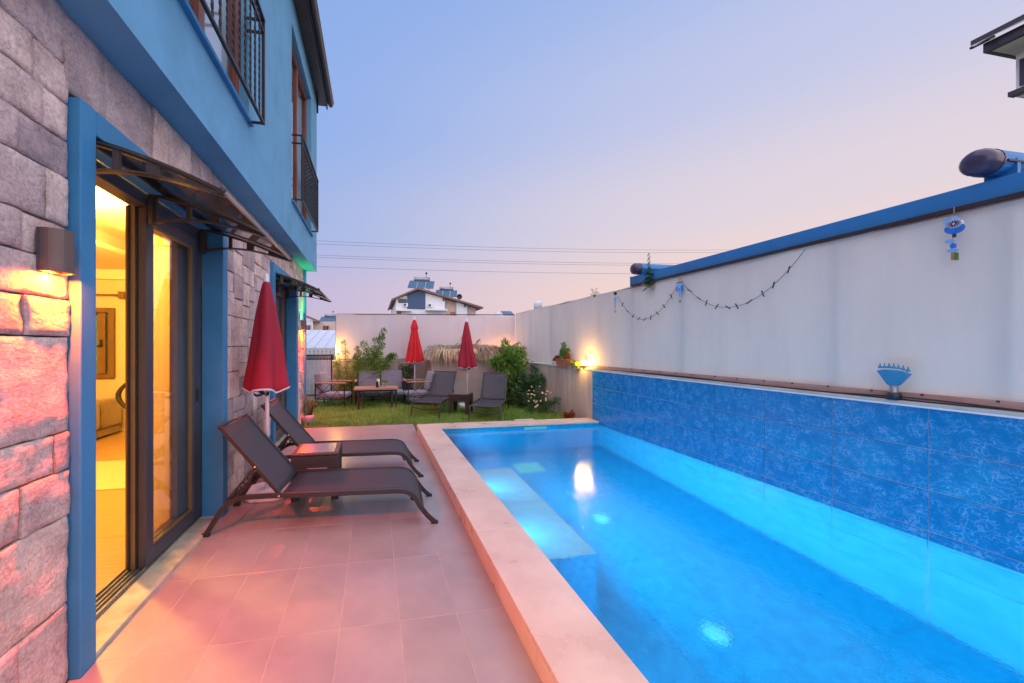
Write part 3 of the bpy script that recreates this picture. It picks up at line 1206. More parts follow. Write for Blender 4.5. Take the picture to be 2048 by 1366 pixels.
# the near wall left of the first door, laid row by row as in the photograph
ZR = [0.004, .35, .727, .923, 1.085, 1.49, 1.647, 1.81, 1.96, 2.17, 2.33, 2.49, 2.65, SZ]
near_joints = {0: [1.72], 1: [1.35], 2: [1.735], 3: [1.89], 4: [1.30], 5: [1.745], 6: [1.50], 7: [1.735], 8: [1.84], 9: [1.725], 10: [1.83], 11: [1.785], 12: [1.935]}
DY0, DY1 = 1.975, 3.715
for r_ in range(len(ZR) - 1):
    end = DY0 - .010 if r_ < 11 else DY0
    js = [-.2] + [.25 + rng.uniform(-.1, .1), .75 + rng.uniform(-.1, .1), 1.2 + rng.uniform(-.1, .05)] + near_joints[r_]
    if r_ == 12:
        js += [2.20, 2.62, 2.79, 3.10, 3.26, 3.48, 3.70, 3.98, 4.22, 4.55, 4.80, 5.12]
        last = 5.40
    elif r_ == 11:
        last = DY0 - .01
    else:
        last = end
    js = sorted(set([j for j in js if j < last - .04])) + [last]
    for i in range(len(js) - 1):
        z0, z1 = ZR[r_], ZR[r_ + 1]
        if r_ == 12 and js[i] > 1.9:
            z0 = 2.545
        add_stone(js[i], js[i + 1], z0, z1, fine=(js[i + 1] > 1.5))


def ashlar(y0, y1, z0, z1, smin=.10, smax=.30):
    """irregular coursed panels by recursive splitting"""
    w, h = y1 - y0, z1 - z0
    if (w < smax * 1.15 and h < smax) or (w < smin * 1.8 and h < .42):
        add_stone(y0, y1, z0, z1)
        return
    if (w / smax > h / smax and w > smin * 2) or h < smin * 2:
        c = y0 + w * rng.uniform(.36, .64)
        ashlar(y0, c, z0, z1)
        ashlar(c, y1, z0, z1)
    else:
        c = z0 + h * rng.uniform(.36, .64)
        ashlar(y0, y1, z0, c)
        ashlar(y0, y1, c, z1)


ashlar(DY1 + .01, 5.30, .004, 2.545)
ashlar(5.40, 7.2, 2.535, SZ)
ashlar(6.975, 7.68, .004, 2.535)
ashlar(7.2, 7.68, 2.535, SZ)
# backing with openings for the doors
bk_ = MB()
for (a, b_, c, d) in ((-.3, 2.05, 0, SZ), (2.05, 3.63, 2.45, SZ), (3.63, 5.39, 0, SZ), (5.39, 6.85, 2.45, SZ), (6.85, 7.70, 0, SZ), (2.06, 3.62, -.1, -.021)):
    bk_.box(-1.495, HX - .014, a, b_, c, d)
part("wall_backing", bk_, M_mortar, house)
part("corner_post", B(-1.45, -1.262, 7.685, HY1, 0, SZ), M_trim, house, bevel=.004)
part("end_wall", B(-6.2, -1.452, HY1 - .2, HY1, 0, 6.2), M_stucco, house)
part("soffit", B(-1.50, UX - .001, -1.6, HY1, SZ + .001, SZ + .06), M_trim, house)


# door surrounds
def surround(y0, y1, y0i, y1i, ztop, ztopi):
    mb = MB()
    xf, xb = -1.255, -1.42
    mb.box(xb, xf, y0, y0i, 0, ztop)
    mb.box(xb, xf, y1i, y1, 0, ztop)
    mb.box(xb, xf, y0i, y1i, ztopi, ztop)
    part("door_surround", mb, M_trim, house, bevel=.006)


surround(DY0, DY1 + .005, 2.075, 3.61, 2.535, 2.42)
surround(5.31, 6.965, 5.41, 6.82, 2.525, 2.42)


def sliding_door(y0, y1, sash, glass_y, label):
    """door unit set behind the surround: fixed frame, sliding sashes, pane, track"""
    xf = -1.425
    fr = MB()
    fr.box(xf - .10, xf, y0, y1, 2.345, 2.42)
    fr.box(xf - .10, xf, y0, y0 + .045, .03, 2.345)
    fr.box(xf - .10, xf, y1 - .02, y1, .03, 2.345)
    d = part("sliding_door", fr, M_alu, house, bevel=.003, label=label)
    off = root_loc(house)
    def sub(name, mb, mt, **k):
        return part(name, mb, mt, d, **k)
    s0, s1 = sash
    g0, g1 = glass_y
    sm = MB()
    xs0, xs1 = xf - .05, xf - .002
    sm.box(xs0, xs1, s0, g0, .035, 2.34)
    sm.box(xs0, xs1, g1, s1, .035, 2.34)
    sm.box(xs0, xs1, g0, g1, .035, .13)
    sm.box(xs0, xs1, g0, g1, 2.25, 2.34)
    sub("sash", sm, M_alu, bevel=.003)
    bd = MB()
    for (a, b_, c, e) in ((g0, g0 + .018, .13, 2.25), (g1 - .018, g1, .13, 2.25), (g0 + .018, g1 - .018, .13, .148), (g0 + .018, g1 - .018, 2.232, 2.25)):
        bd.box(xs0 + .014, xs1 - .008, a, b_, c, e)
    sub("glazing_bead", bd, M_alu_in)
    sub("glass", B(xs0 + .018, xs0 + .024, g0 + .018, g1 - .018, .148, 2.232), M_glass)
    # second sash parked behind, showing its edge profiles towards the opening
    s2 = MB()
    xb0, xb1 = xf - .115, xf - .062
    s2.box(xb0, xb1, s0 - .012, g0 - .02, .035, 2.34)
    s2.box(xb0, xb1, g1 - .13, s1, .035, 2.34)
    s2.box(xb0, xb1, g0 - .02, g1 - .13, .035, .13)
    s2.box(xb0, xb1, g0 - .02, g1 - .13, 2.25, 2.34)
    sub("inner_sash", s2, M_alu_in, bevel=.002)
    sub("inner_glass", B(xb0 + .02, xb0 + .026, g0 - .02, g1 - .13, .13, 2.25), M_glass)
    ep = MB()
    ep.box(xf - .058, xf - .050, s0 - .006, s0 + .02, .035, 2.34)
    ep.box(xf - .098, xf - .086, s0 - .022, s0 - .012, .035, 2.34)
    sub("seal", ep, M_black_matt)
    tr = MB()
    for k, dx in enumerate((.005, .035, .060, .09, .118)):
        tr.box(xf - dx - .004, xf - dx, y0 + .045, s0, .030, .044)
    tr.box(xf - .122, xf, y0 + .045, y1 - .02, .022, .030)
    sub("floor_track", tr, M_steel_track)
    kh = MB().box(xs1, xs1 + .012, s1 - .075, s1 - .055, 1.0, 1.10)
    sub("handle", kh, M_black, bevel=.003)
    return d


door1 = sliding_door(2.077, 3.608, (2.815, 3.60), (2.895, 3.475), "wide glass door slid open onto the lit living room")
door2 = sliding_door(5.412, 6.818, (5.46, 6.80), (5.56, 6.70), "glass door behind the red parasol")
for y0, y1 in ((2.077, 3.608), (5.412, 6.818)):
    part("threshold", B(-1.425, -1.272, y0 + .001, y1 - .001, -.02, .021), M_thresh, house, bevel=.003)

# upper storey wall with two recessed window openings
WA = (1.85, 3.70, 3.42, 5.75)
WB = (5.52, 7.16, 3.40, 5.78)


def holed_wall(xf, depth, y0, y1, z0, z1, holes):
    ys_ = sorted(set([y0, y1] + [h[0] for h in holes] + [h[1] for h in holes]))
    zs_ = sorted(set([z0, z1] + [h[2] for h in holes] + [h[3] for h in holes]))
    mb = MB()
    def inside(a, b_):
        return any(h[0] < a < h[1] and h[2] < b_ < h[3] for h in holes)
    for i in range(len(ys_) - 1):
        for j in range(len(zs_) - 1):
            if not inside((ys_[i] + ys_[i + 1]) / 2, (zs_[j] + zs_[j + 1]) / 2):
                mb.add([(xf, ys_[i], zs_[j]), (xf, ys_[i + 1], zs_[j]), (xf, ys_[i + 1], zs_[j + 1]), (xf, ys_[i], zs_[j + 1])], [(0, 1, 2, 3)])
    for h in holes:
        a, b_, c, d = h
        x2 = xf - depth
        mb.add([(xf, a, c), (xf, a, d), (x2, a, d), (x2, a, c)], [(0, 1, 2, 3)])
        mb.add([(xf, b_, c), (x2, b_, c), (x2, b_, d), (xf, b_, d)], [(0, 1, 2, 3)])
        mb.add([(xf, a, c), (x2, a, c), (x2, b_, c), (xf, b_, c)], [(0, 1, 2, 3)])
        mb.add([(xf, a, d), (xf, b_, d), (x2, b_, d), (x2, a, d)], [(0, 1, 2, 3)])
    mb.add([(xf, y0, z0), (xf, y1, z0), (xf - .40, y1, z0), (xf - .40, y0, z0)], [(0, 1, 2, 3)])
    mb.add([(xf, y1, z0), (xf, y1, z1), (xf - .40, y1, z1), (xf - .40, y1, z0)], [(0, 1, 2, 3)])
    return mb


uw = holed_wall(UX, .075, -1.6, HY1 + .03, SZ - .001, 6.18, (WA, WB))
me = uw.mesh("upper_wall", M_stucco, hl, fix=False)
link("upper_wall", me, house)


def upper_window(h, label, mull):
    a, b_, c, d = h
    x0 = UX - .075
    fr = MB()
    fr.box(x0 - .06, x0, a, a + .09, c, d)
    fr.box(x0 - .06, x0, b_ - .07, b_, c, d)
    fr.box(x0 - .06, x0, a + .09, b_ - .07, c, c + .06)
    fr.box(x0 - .06, x0, a + .09, b_ - .07, d - .08, d)
    w = part("window", fr, M_brownwood, house, bevel=.003, label=label)
    for y in mull:
        part("mullion", B(x0 - .055, x0 - .005, y - .045, y + .045, c + .06, d - .08), M_brownwood, w, bevel=.003)
    part("glass", B(x0 - .04, x0 - .034, a + .09, b_ - .07, c + .06, d - .08), M_glass, w)
    cu = MB()
    n = 80
    for i in range(n + 1):
        y = a + (b_ - a) * i / n
        x = x0 - .09 + .022 * math.sin(i * 1.35) + .01 * math.sin(i * .5)
        cu.v += [(x, y, c), (x, y, d)]
        if i:
            cu.f.append((2 * i - 2, 2 * i, 2 * i + 1, 2 * i - 1))
    part("curtain", cu, M_curtain, w, smooth=True)
    part("sill", B(UX - .07, UX + .035, a - .03, b_ + .03, c - .028, c + .006), M_trim, house, bevel=.004)
    return w


upper_window(WA, "upper window with white curtains and brown frame, nearer one", (2.45, 2.95))
upper_window(WB, "tall upper window in red brown frame near the end of the house", (6.35,))

# roof eave with gutter
ev = MB().box(UX - .3, -.90, -1.6, HY1 + .22, 6.182, 6.24)
ev.box(-.92, -.895, -1.6, HY1 + .22, 6.12, 6.26)
part("eave_board", ev, M_gutter, house)
gt = MB()
prof = []
for k in range(9):
    a = math.pi + math.pi * k / 8
    prof.append((-.84 + .052 * math.cos(a), 6.24 + .07 * math.sin(a)))
prof += [(-.788, 6.25), (-.84 - .052, 6.25)]
gt.prism(prof, 'y', -1.6, HY1 + .22)
part("gutter", gt, M_gutter, house)
part("gutter_lip", MB().tube([(-.785, -1.6, 6.255), (-.785, HY1 + .23, 6.255)], .009, 8), M_gutter_light, house, smooth=True)
part("verge_board", B(UX - .05, UX + .03, HY1 + .031, HY1 + .05, 5.93, 6.18), M_gutter, house)

# interior of the ground floor
RX = -5.6
part("room_floor", B(RX, -1.545, -.3, 7.6, -.02, .02), M_room_floor, house)
part("room_ceiling", B(RX, -1.50, -.3, 7.6, 2.72, 2.78), M_room_ceiling, house)
rw = MB().box(RX - .1, RX, -.3, 7.6, .0, 2.8)
rw.box(RX, -1.5, -.4, -.3, .0, 2.8)
part("room_wall", rw, M_room_wall, house)
rb = MB()
rb.box(RX, -4.75, 7.5, 7.6, .02, 2.72)
rb.box(-4.75, -4.26, 7.5, 7.6, .02, .92)
rb.box(-4.75, -4.26, 7.5, 7.6, 2.09, 2.72)
rb.box(-4.26, -1.5, 7.5, 7.6, .02, 2.72)
part("room_back_wall", rb, M_room_wall, house)
cn = MB().box(RX, -1.5, 7.38, 7.5, 2.56, 2.72)
cn.box(-3.1, -2.95, -.3, 7.38, 2.60, 2.72)
part("cornice", cn, M_room_ceiling, house)
rfm = MB()
rfm.box(-4.75, -4.65, 7.44, 7.50, .92, 2.09)
rfm.box(-4.34, -4.26, 7.44, 7.50, .92, 2.09)
rfm.box(-4.65, -4.34, 7.44, 7.50, .92, 1.0)
rfm.box(-4.65, -4.34, 7.44, 7.50, 2.01, 2.09)
rwin = part("room_window", rfm, M_winwood, house, bevel=.004)
part("casement", B(-4.46, -4.36, 7.40, 7.44, 1.0, 2.0), M_winwood, rwin, bevel=.003)
part("latch", MB().box(-4.42, -4.39, 7.37, 7.40, 1.44, 1.56).box(-4.45, -4.39, 7.355, 7.37, 1.44, 1.465), M_iron, rwin, bevel=.004)
part("pane", B(-4.65, -4.46, 7.46, 7.466, 1.0, 2.0), M_glass, rwin)
rod = thing("curtain_rod", "bronze curtain rod above the small window inside the lit room", "curtain rod", (-4.4, 7.40, 2.30))
part("rod", MB().tube([(-4.95, 7.40, 2.30), (-4.16, 7.40, 2.30)], .014, 10), M_winwood, rod, smooth=True)
part("finial", B(-4.16, -4.08, 7.37, 7.43, 2.24, 2.36), M_winwood, rod, bevel=.008)
part("bracket", B(-4.22, -4.20, 7.40, 7.5, 2.28, 2.31), M_winwood, rod)

sofa = thing("tan_sofa", "tan velvet sofa by the window inside the lit room", "sofa", (-4.65, 6.4, .02))
part("base", B(-5.2, -4.12, 5.32, 7.38, .05, .17), M_sofa, sofa, bevel=.02)
for k in range(4):
    part("side_cushion", B(-4.42, -4.08, 5.30 + .52 * k, 5.30 + .52 * k + .515, .172, .62), M_sofa, sofa, bevel=.06, seg=4, smooth=True)
for k in range(2):
    part("seat_cushion", B(-5.25, -4.43, 5.35 + 1.02 * k, 6.36 + 1.02 * k, .172, .45), M_sofa, sofa, bevel=.05, seg=4, smooth=True)
for y in (5.9, 6.75):
    part("pillow", B(-4.75, -4.45, y - .3, y + .3, .46, .80), M_sofa, sofa, bevel=.09, seg=4, smooth=True)
arm = MB()
pts = [(-3.36 - .13 * math.sin(math.pi * t) , 6.2, .96 - .40 * t) for t in [k / 12 for k in range(13)]]
arm.tube(pts, [.018 + .016 * math.sin(3.14 * k / 12) for k in range(13)], 8)
ch = thing("curved_arm_chair", "chair with curved dark wooden arm inside the lit room", "chair", (-3.2, 6.2, .02))
part("arm", arm, M_iron, ch, smooth=True)
part("seat", B(-3.2, -2.6, 5.95, 6.5, .38, .50), M_sofa, ch, bevel=.04)
part("backrest", B(-2.7, -2.6, 5.95, 6.5, .502, 1.0), M_sofa, ch, bevel=.03)
lg = MB()
for x in (-3.15, -2.65):
    for y in (6.0, 6.45):
        part("leg", B(x - .02, x + .02, y - .02, y + .02, .02, .38), M_brownwood, ch)
o = part("rug", B(-4.3, -2.0, 4.45, 5.55, .021, .03), M_rug)
tag(o, "pale rug on the living room floor behind the open door", "rug")
cl = thing("ceiling_lamp", "round ceiling lamp glowing warm in the living room", "lamp", (-3.4, 4.6, 2.71))
part("shade", MB().lathe([(0, 2.63), (.14, 2.635), (.18, 2.66), (.19, 2.72)], -3.4, 4.6, 28), emat("warm_lamp_shade", (1, .62, .18), 10), cl, smooth=True)


def point(name, loc, power, col, r=.05, parent=None, kind='POINT', size=.2, rot=(0, 0, 0), spread=None):
    d = bpy.data.lights.new(name, kind)
    d.energy = power
    d.color = col
    if kind == 'AREA':
        d.shape = 'DISK'
        d.size = size
        if spread:
            d.spread = spread
    else:
        d.shadow_soft_size = r
    o_ = bpy.data.objects.new(name, d)
    COL.objects.link(o_)
    if parent is not None:
        o_.parent = parent
        loc = Vector(loc) - root_loc(parent)
    o_.location = loc
    o_.rotation_euler = rot
    return o_


WARM = (1, .50, .085)
point("room_light", (-3.4, 4.6, 2.50), 330, WARM, .15, cl)
cl2 = thing("curtain_fill_lamp", "unseen ceiling light placed near the doors to brighten the curtain", "lamp", (-2.5, 3.7, 2.70))  # unseen light, placed to brighten the gold curtain by the doors
part("shade", MB().lathe([(0, 2.66), (.07, 2.665), (.08, 2.72)], -2.5, 3.7, 24), MATS["warm_lamp_shade"], cl2, smooth=True)
point("room_light", (-2.5, 3.7, 2.50), 300, WARM, .08, cl2)

# sheer curtains behind the door glass
def curtain(y0, y1, x, label, amp=.03, mt=M_goldcurtain, freq=34):
    cu = MB()
    n = 90
    for i in range(n + 1):
        y = y0 + (y1 - y0) * i / n
        xx = x + amp * math.sin(y * freq) + amp * .3 * math.sin(y * freq * 2.3)
        cu.v += [(xx, y, .03), (xx, y, 2.66)]
        if i:
            cu.f.append((2 * i - 2, 2 * i, 2 * i + 1, 2 * i - 1))
    o_ = part("curtain", cu, mt, smooth=True)
    tag(o_, label, "curtain")


curtain(3.22, 4.15, -1.66, "gathered gold curtain behind the glass of the open door")
curtain(5.45, 6.95, -1.64, "long gold curtain behind the glass door near the house corner", amp=.02)


# ------------------------------------------------------------------ wall lamps on the house
M_hot = emat("orange_bulb", (1, .22, .03), 40)
M_green = emat("green_bulb", (.05, 1, .3), 12)


def wall_lamp(y, label, updown):
    t = thing("wall_lamp", label, "wall lamp", (HX + .02, y, 1.75), group="half round wall lamps on the stone wall")
    sh_ = MB()
    n = 18
    z0, z1 = 1.745, 1.915
    ro, ri = .056, .050
    ring = []
    for k in range(n + 1):
        a = -math.pi / 2 + math.pi * k / n
        ring.append((math.cos(a), math.sin(a)))
    xc = HX + .028
    for (c, s) in ring:
        sh_.v += [(xc + c * ro * 1.25, y + s * ro, z0), (xc + c * ro * 1.25, y + s * ro, z1), (xc + c * ri * 1.25, y + s * ri, z1), (xc + c * ri * 1.25, y + s * ri, z0)]
    for k in range(n):
        a, b_ = 4 * k, 4 * (k + 1)
        for e in range(4):
            sh_.f.append((a + e, b_ + e, b_ + (e + 1) % 4, a + (e + 1) % 4))
    part("shell", sh_, M_lampshell, t, smooth=False)
    part("back_plate", B(HX + .012, HX + .026, y - .052, y + .052, z0, z1), M_alu, t)
    bulb = MB().lathe([(0, 1.765), (.022, 1.768), (.03, 1.785), (.022, 1.81), (0, 1.815)], xc + .018, y, 16)
    part("bulb", bulb, M_hot, t, smooth=True)
    part("divider", MB().prism([(xc, y - .048), (xc + .03, y - .042), (xc + .055, y - .02), (xc + .058, y), (xc + .055, y + .02), (xc + .03, y + .042), (xc, y + .048)], 'z', 1.825, 1.835), M_alu, t)
    point("down_light", (xc + .022, y, 1.752), LAMP_W, (1, .055, .002), 0, t, 'AREA', .035, (0, 0, 0))
    if updown:
        part("upper_bulb", MB().lathe([(0, 1.85), (.02, 1.86), (.02, 1.885), (0, 1.89)], xc + .018, y, 14), M_green, t, smooth=True)
        point("up_light", (xc + .022, y, 1.905), 5, (.0, 1, .22), 0, t, 'AREA', .05, (R(180), 0, 0), R(115))
    return t


LAMP_W = 60
wall_lamp(1.845, "dark half round wall lamp casting orange light beside the open door", False)
wall_lamp(7.44, "wall lamp at the far house corner, orange below and green above", True)


# ------------------------------------------------------------------ door canopies
def canopy(y0, y1, ym, label):
    t = thing("door_canopy", label, "canopy", (-1.35, (y0 + y1) / 2, 2.3), group="smoked plastic door canopies")
    xa, xt = -1.40, -.72       # wall end, tip
    def tab(u, t):
        for (u0, z0), (u1, z1) in zip(t[:-1], t[1:]):
            if u <= u1:
                f = (u - u0) / (u1 - u0)
                f_ = f
                return z0 + (z1 - z0) * f_
        return t[-1][1]
    def top(u):
        return 2.425 - .118 * u - .108 * u * u
    def low(u):
        return tab(u, [(0, 2.236), (.06, 2.248), (.12, 2.256), (.2, 2.263), (.3, 2.268), (.4, 2.267), (.5, 2.262), (.6, 2.252), (.72, 2.234), (.85, 2.212), (1, 2.184)])
    def bracket(y, first_round):
        n = 24
        mb = MB()
        # holes along u
        holes = [(.05, .29), (.34, .52), (.57, .75)]
        bands = [0.0]
        for a, b_ in holes:
            bands += [a, b_]
        bands += [1.0]
        tck = .011
        def quad(u0, u1, za0, za1, zb0, zb1):
            xs_ = [xa + (xt - xa) * u0, xa + (xt - xa) * u1]
            mb.prism([(xs_[0], za0), (xs_[1], zb0), (xs_[1], zb1), (xs_[0], za1)], 'y', y - tck, y + tck)
        st = [k / n for k in range(n + 1)]
        for u0, u1 in zip(st[:-1], st[1:]):
            um = (u0 + u1) / 2
            inh = any(a < um < b_ for a, b_ in holes)
            t0, t1, l0, l1 = top(u0), top(u1), low(u0), low(u1)
            l0 = min(l0, t0 - .012)
            l1 = min(l1, t1 - .012)
            if inh and (t0 - l0) > .040:
                e = .013
                quad(u0, u1, t0 - e, t0, t1 - e, t1)
                quad(u0, u1, l0, l0 + e, l1, l1 + e)
            else:
                quad(u0, u1, l0, t0, l1, t1)
        # flanges
        fl = .024
        for fn in (top, low):
            pts_ = [(xa + (xt - xa) * u, y, fn(u) - (.004 if fn is top else -.002)) for u in st if fn is top or top(u) - low(u) > .02]
            for q0, q1 in zip(pts_[:-1], pts_[1:]):
                mb.add([(q0[0], y - fl, q0[2]), (q1[0], y - fl, q1[2]), (q1[0], y + fl, q1[2]), (q0[0], y + fl, q0[2]),
                        (q0[0], y - fl, q0[2] + .007), (q1[0], y - fl, q1[2] + .007), (q1[0], y + fl, q1[2] + .007), (q0[0], y + fl, q0[2] + .007)],
                       [(0, 1, 2, 3), (4, 7, 6, 5), (0, 4, 5, 1), (3, 2, 6, 7), (1, 5, 6, 2), (0, 3, 7, 4)])
        mb.box(xa - .012, xa + .012, y - .03, y + .03, 2.225, 2.428)
        part("bracket", mb, M_bracket, t)
    for k, y in enumerate([y0, ym, y1]):
        bracket(y, k)
    # curved sheet
    n = 40
    sh_ = MB()
    for i in range(n + 1):
        u = i / n
        x = xa + (xt - xa) * u
        z = top(u) + .008
        sh_.v += [(x, y0 - .02, z), (x, y1 + .02, z), (x, y0 - .02, z + .004), (x, y1 + .02, z + .004)]
    for i in range(n):
        a = 4 * i
        sh_.f += [(a, a + 1, a + 5, a + 4), (a + 2, a + 6, a + 7, a + 3), (a, a + 4, a + 6, a + 2), (a + 1, a + 3, a + 7, a + 5)]
    part("panel", sh_, M_smoked, t)
    zt_ = top(1) + .006
    part("front_bar", MB().tube([(xt, y0 - .03, zt_), (xt, y1 + .03, zt_)], .010, 10), M_gutter_light, t, smooth=True)
    part("back_bar", MB().tube([(xa + .01, y0 - .02, 2.436), (xa + .01, y1 + .02, 2.436)], .014, 8), M_black, t, smooth=True)
    for yy in (y0 - .035, y1 + .035):
        part("end_cap", rock(xt, yy, zt_, .016, .016, .016, 1), M_black, t, smooth=True)


canopy(2.10, 3.585, 2.83, "curved smoked canopy on black brackets over the open door")
canopy(5.44, 6.80, 6.12, "curved smoked canopy over the farther glass door")


# ------------------------------------------------------------------ Juliet balcony railings
def railing(y0, y1, zb, zt_, xf, label, step):
    t = thing("balcony_railing", label, "railing", (UX, (y0 + y1) / 2, zb), group="wrought iron railings on the upper windows")
    bar = lambda p, q, w=.020, h=.020: MB().tube([p, q], 0, flat=(w, h))
    part("bottom_rail", bar((xf, y0, zb), (xf, y1, zb), .022, .022), M_iron, t)
    part("middle_rail", bar((xf, y0, zt_ - .11), (xf, y1, zt_ - .11), .018, .018), M_iron, t)
    part("top_rail", bar((xf, y0 - .01, zt_), (xf, y1 + .01, zt_), .030, .022), M_iron, t)
    for y in (y0, y1):
        part("post", bar((xf, y, zb - .01), (xf, y, zt_ + .01), .024, .024), M_iron, t)
        for z in (zb, zt_ - .11, zt_):
            part("wall_arm", bar((UX - .02, y, z), (xf - .012, y, z), .018, .018), M_iron, t)
    n = int((y1 - y0) / step)
    bm_ = MB()
    ln = (zt_ - .12) - (zb + .01)
    m = 36
    bm_.tube([(0, 0, zb + .011 + ln * k / m) for k in range(m + 1)], 0, flat=(.013, .013), twist=.55)
    me_ = bm_.mesh("baluster", M_iron, (0, 0, zb))
    me2 = MB().tube([(0, 0, zt_ - .10), (0, 0, zt_ - .012)], 0, flat=(.010, .010)).mesh("picket", M_iron, (0, 0, zb))
    for k in range(1, n):
        y = y0 + (y1 - y0) * k / n
        shared("baluster", me_, t, (xf - t.location.x, y - t.location.y, 0))
        shared("picket", me2, t, (xf - t.location.x, y - t.location.y, 0))
        yy = y - (y1 - y0) / n / 2
        shared("picket", me2, t, (xf - t.location.x, yy - t.location.y, 0))
    return t


railing(1.95, 3.66, 3.40, 4.30, -.95, "black iron railing with twisted bars under the nearer upper window", .115)
railing(5.62, 7.12, 3.45, 4.33, -.965, "black iron railing on the farther tall upper window", .115)


# ------------------------------------------------------------------ loungers
def make_lounger(garden=False):
    t = thing("sun_lounger", "", "sun lounger", (0, 0, 0))
    fab = M_sling_open if garden else M_sling
    W = .29
    prof = [(-.875, .012), (-.845, .06), (-.79, .15), (-.745, .215), (-.69, .258), (-.61, .283), (-.40, .287), (0, .283), (.40, .280), (.58, .278),
            (.66, .262), (.71, .225), (.755, .15), (.815, .07), (.875, .012)]
    if garden:
        prof = [(-.83, .012), (-.76, .12), (-.69, .24), (-.66, .278), (-.60, .290), (-.40, .292), (0, .292), (.40, .292), (.58, .292), (.64, .285), (.68, .262), (.74, .15), (.80, .012)]
    # smooth by Catmull-Rom
    P = []
    pts = [Vector((a, 0, b_)) for a, b_ in prof]
    for i in range(len(pts) - 1):
        p0, p1, p2, p3 = pts[max(i - 1, 0)], pts[i], pts[i + 1], pts[min(i + 2, len(pts) - 1)]
        for k in range(4):
            s = k / 4
            P.append(.5 * ((2 * p1) + (p2 - p0) * s + (2 * p0 - 5 * p1 + 4 * p2 - p3) * s * s + (-p0 + 3 * p1 - 3 * p2 + p3) * s ** 3))
    P.append(pts[-1])
    for s in (-1, 1):
        mb = MB().tube([(p.x, s * W, p.z) for p in P], 0, flat=(.022, .038), up=(0, 0, 1))
        part("side_rail", mb, M_frame, t, bevel=.003)
        for x in ((-.83, .80) if garden else (-.875, .875)):
            part("foot_cap", B(x - .028, x + .028, s * W - .016, s * W + .016, 0, .022), M_black_matt, t, bevel=.003)
        part("bolt", rock(-.34, s * (W + .014), .285, .009, .004, .009, 2), M_brass, t, smooth=True)
    # seat sling
    hx = -.33
    def sling(fn, n, name, w=W - .012):
        mb = MB()
        m = 10
        for i in range(n + 1):
            x, z = fn(i / n)
            for j in range(m + 1):
                v = j / m * 2 - 1
                mb.v.append((x, v * w, z - .010 * (1 - v * v)))
        for i in range(n):
            for j in range(m):
                a = i * (m + 1) + j
                mb.f.append((a, a + 1, a + m + 2, a + m + 1))
        o_ = part(name, mb, fab, t, smooth=True)
        sm = o_.modifiers.new("solid", 'SOLIDIFY')
        sm.thickness = .003
        return o_
    seatp = [(hx, .292), (-.1, .297), (.2, .297), (.5, .294), (.60, .290), (.67, .274), (.72, .235), (.755, .18), (.775, .14)]
    if garden:
        seatp = [(hx, .300), (-.1, .303), (.2, .303), (.5, .303), (.60, .301), (.65, .296)]
    def fseat(u):
        k = u * (len(seatp) - 1)
        i = min(int(k), len(seatp) - 2)
        f = k - i
        return (seatp[i][0] * (1 - f) + seatp[i + 1][0] * f, seatp[i][1] * (1 - f) + seatp[i + 1][1] * f)
    sling(fseat, 16, "seat_sling")
    # backrest
    bx, bz = -.345, .29
    tx, tz = -.775, .815
    part("back_sling", MB(), M_sling, t) if False else None
    def fback(u):
        return (bx + (tx - bx) * u - .006 * math.sin(u * 3.14), bz + (tz - bz) * u + .012)
    sling(fback, 12, "backrest_sling", W - .035)
    for s in (-1, 1):
        mb = MB().tube([(bx, s * (W - .026), bz), ((bx + tx) / 2, s * (W - .026), (bz + tz) / 2), (tx, s * (W - .026), tz), (tx - .018, s * (W - .026), tz + .012)], 0, flat=(.020, .030))
        part("backrest_rail", mb, M_frame, t, bevel=.003)
        u = .42
        px_, pz_ = bx + (tx - bx) * u, bz + (tz - bz) * u
        part("bolt", rock(px_, s * (W - .012), pz_, .009, .005, .009, 3), M_brass, t, smooth=True)
        # support stay with a toothed web underneath
        sx, sz = -.735, .255
        part("support_bar", MB().tube([(px_, s * (W - .045), pz_), (sx, s * (W - .045), sz)], 0, flat=(.012, .022)), M_frame, t)
        web = MB()
        for k in range(5):
            f = .35 + .12 * k
            x, z = px_ + (sx - px_) * f, pz_ + (sz - pz_) * f
            web.tube([(x, s * (W - .045), z), (x + .028, s * (W - .045), z - .034)], 0, flat=(.009, .010))
        web.tube([(px_ + (sx - px_) * .12, s * (W - .045), pz_ + (sz - pz_) * .12 - .01), (px_ + (sx - px_) * .35 + .028, s * (W - .045), pz_ + (sz - pz_) * .35 - .038), (px_ + (sx - px_) * .87 + .028, s * (W - .045), pz_ + (sz - pz_) * .87 - .036), (sx - .02, s * (W - .045), sz - .04)], 0, flat=(.010, .014))
        part("toothed_stop", web, M_black_matt, t)
    for (x, z, w) in ((tx - .018, tz + .012, W - .03), (-.735, .245, W), (.0, .268, W), ((.66, .285, W) if garden else (.78, .118, W))):
        part("cross_bar", MB().tube([(x, -w, z), (x, w, z)], .012, 8), M_frame, t, smooth=True)
    # curved brace in front
    part("front_brace", MB().tube([(.70, -W, .20), (.69, -W * .6, .165), (.685, 0, .15), (.69, W * .6, .165), (.70, W, .20)], .009, 8), M_frame, t, smooth=True)
    return t


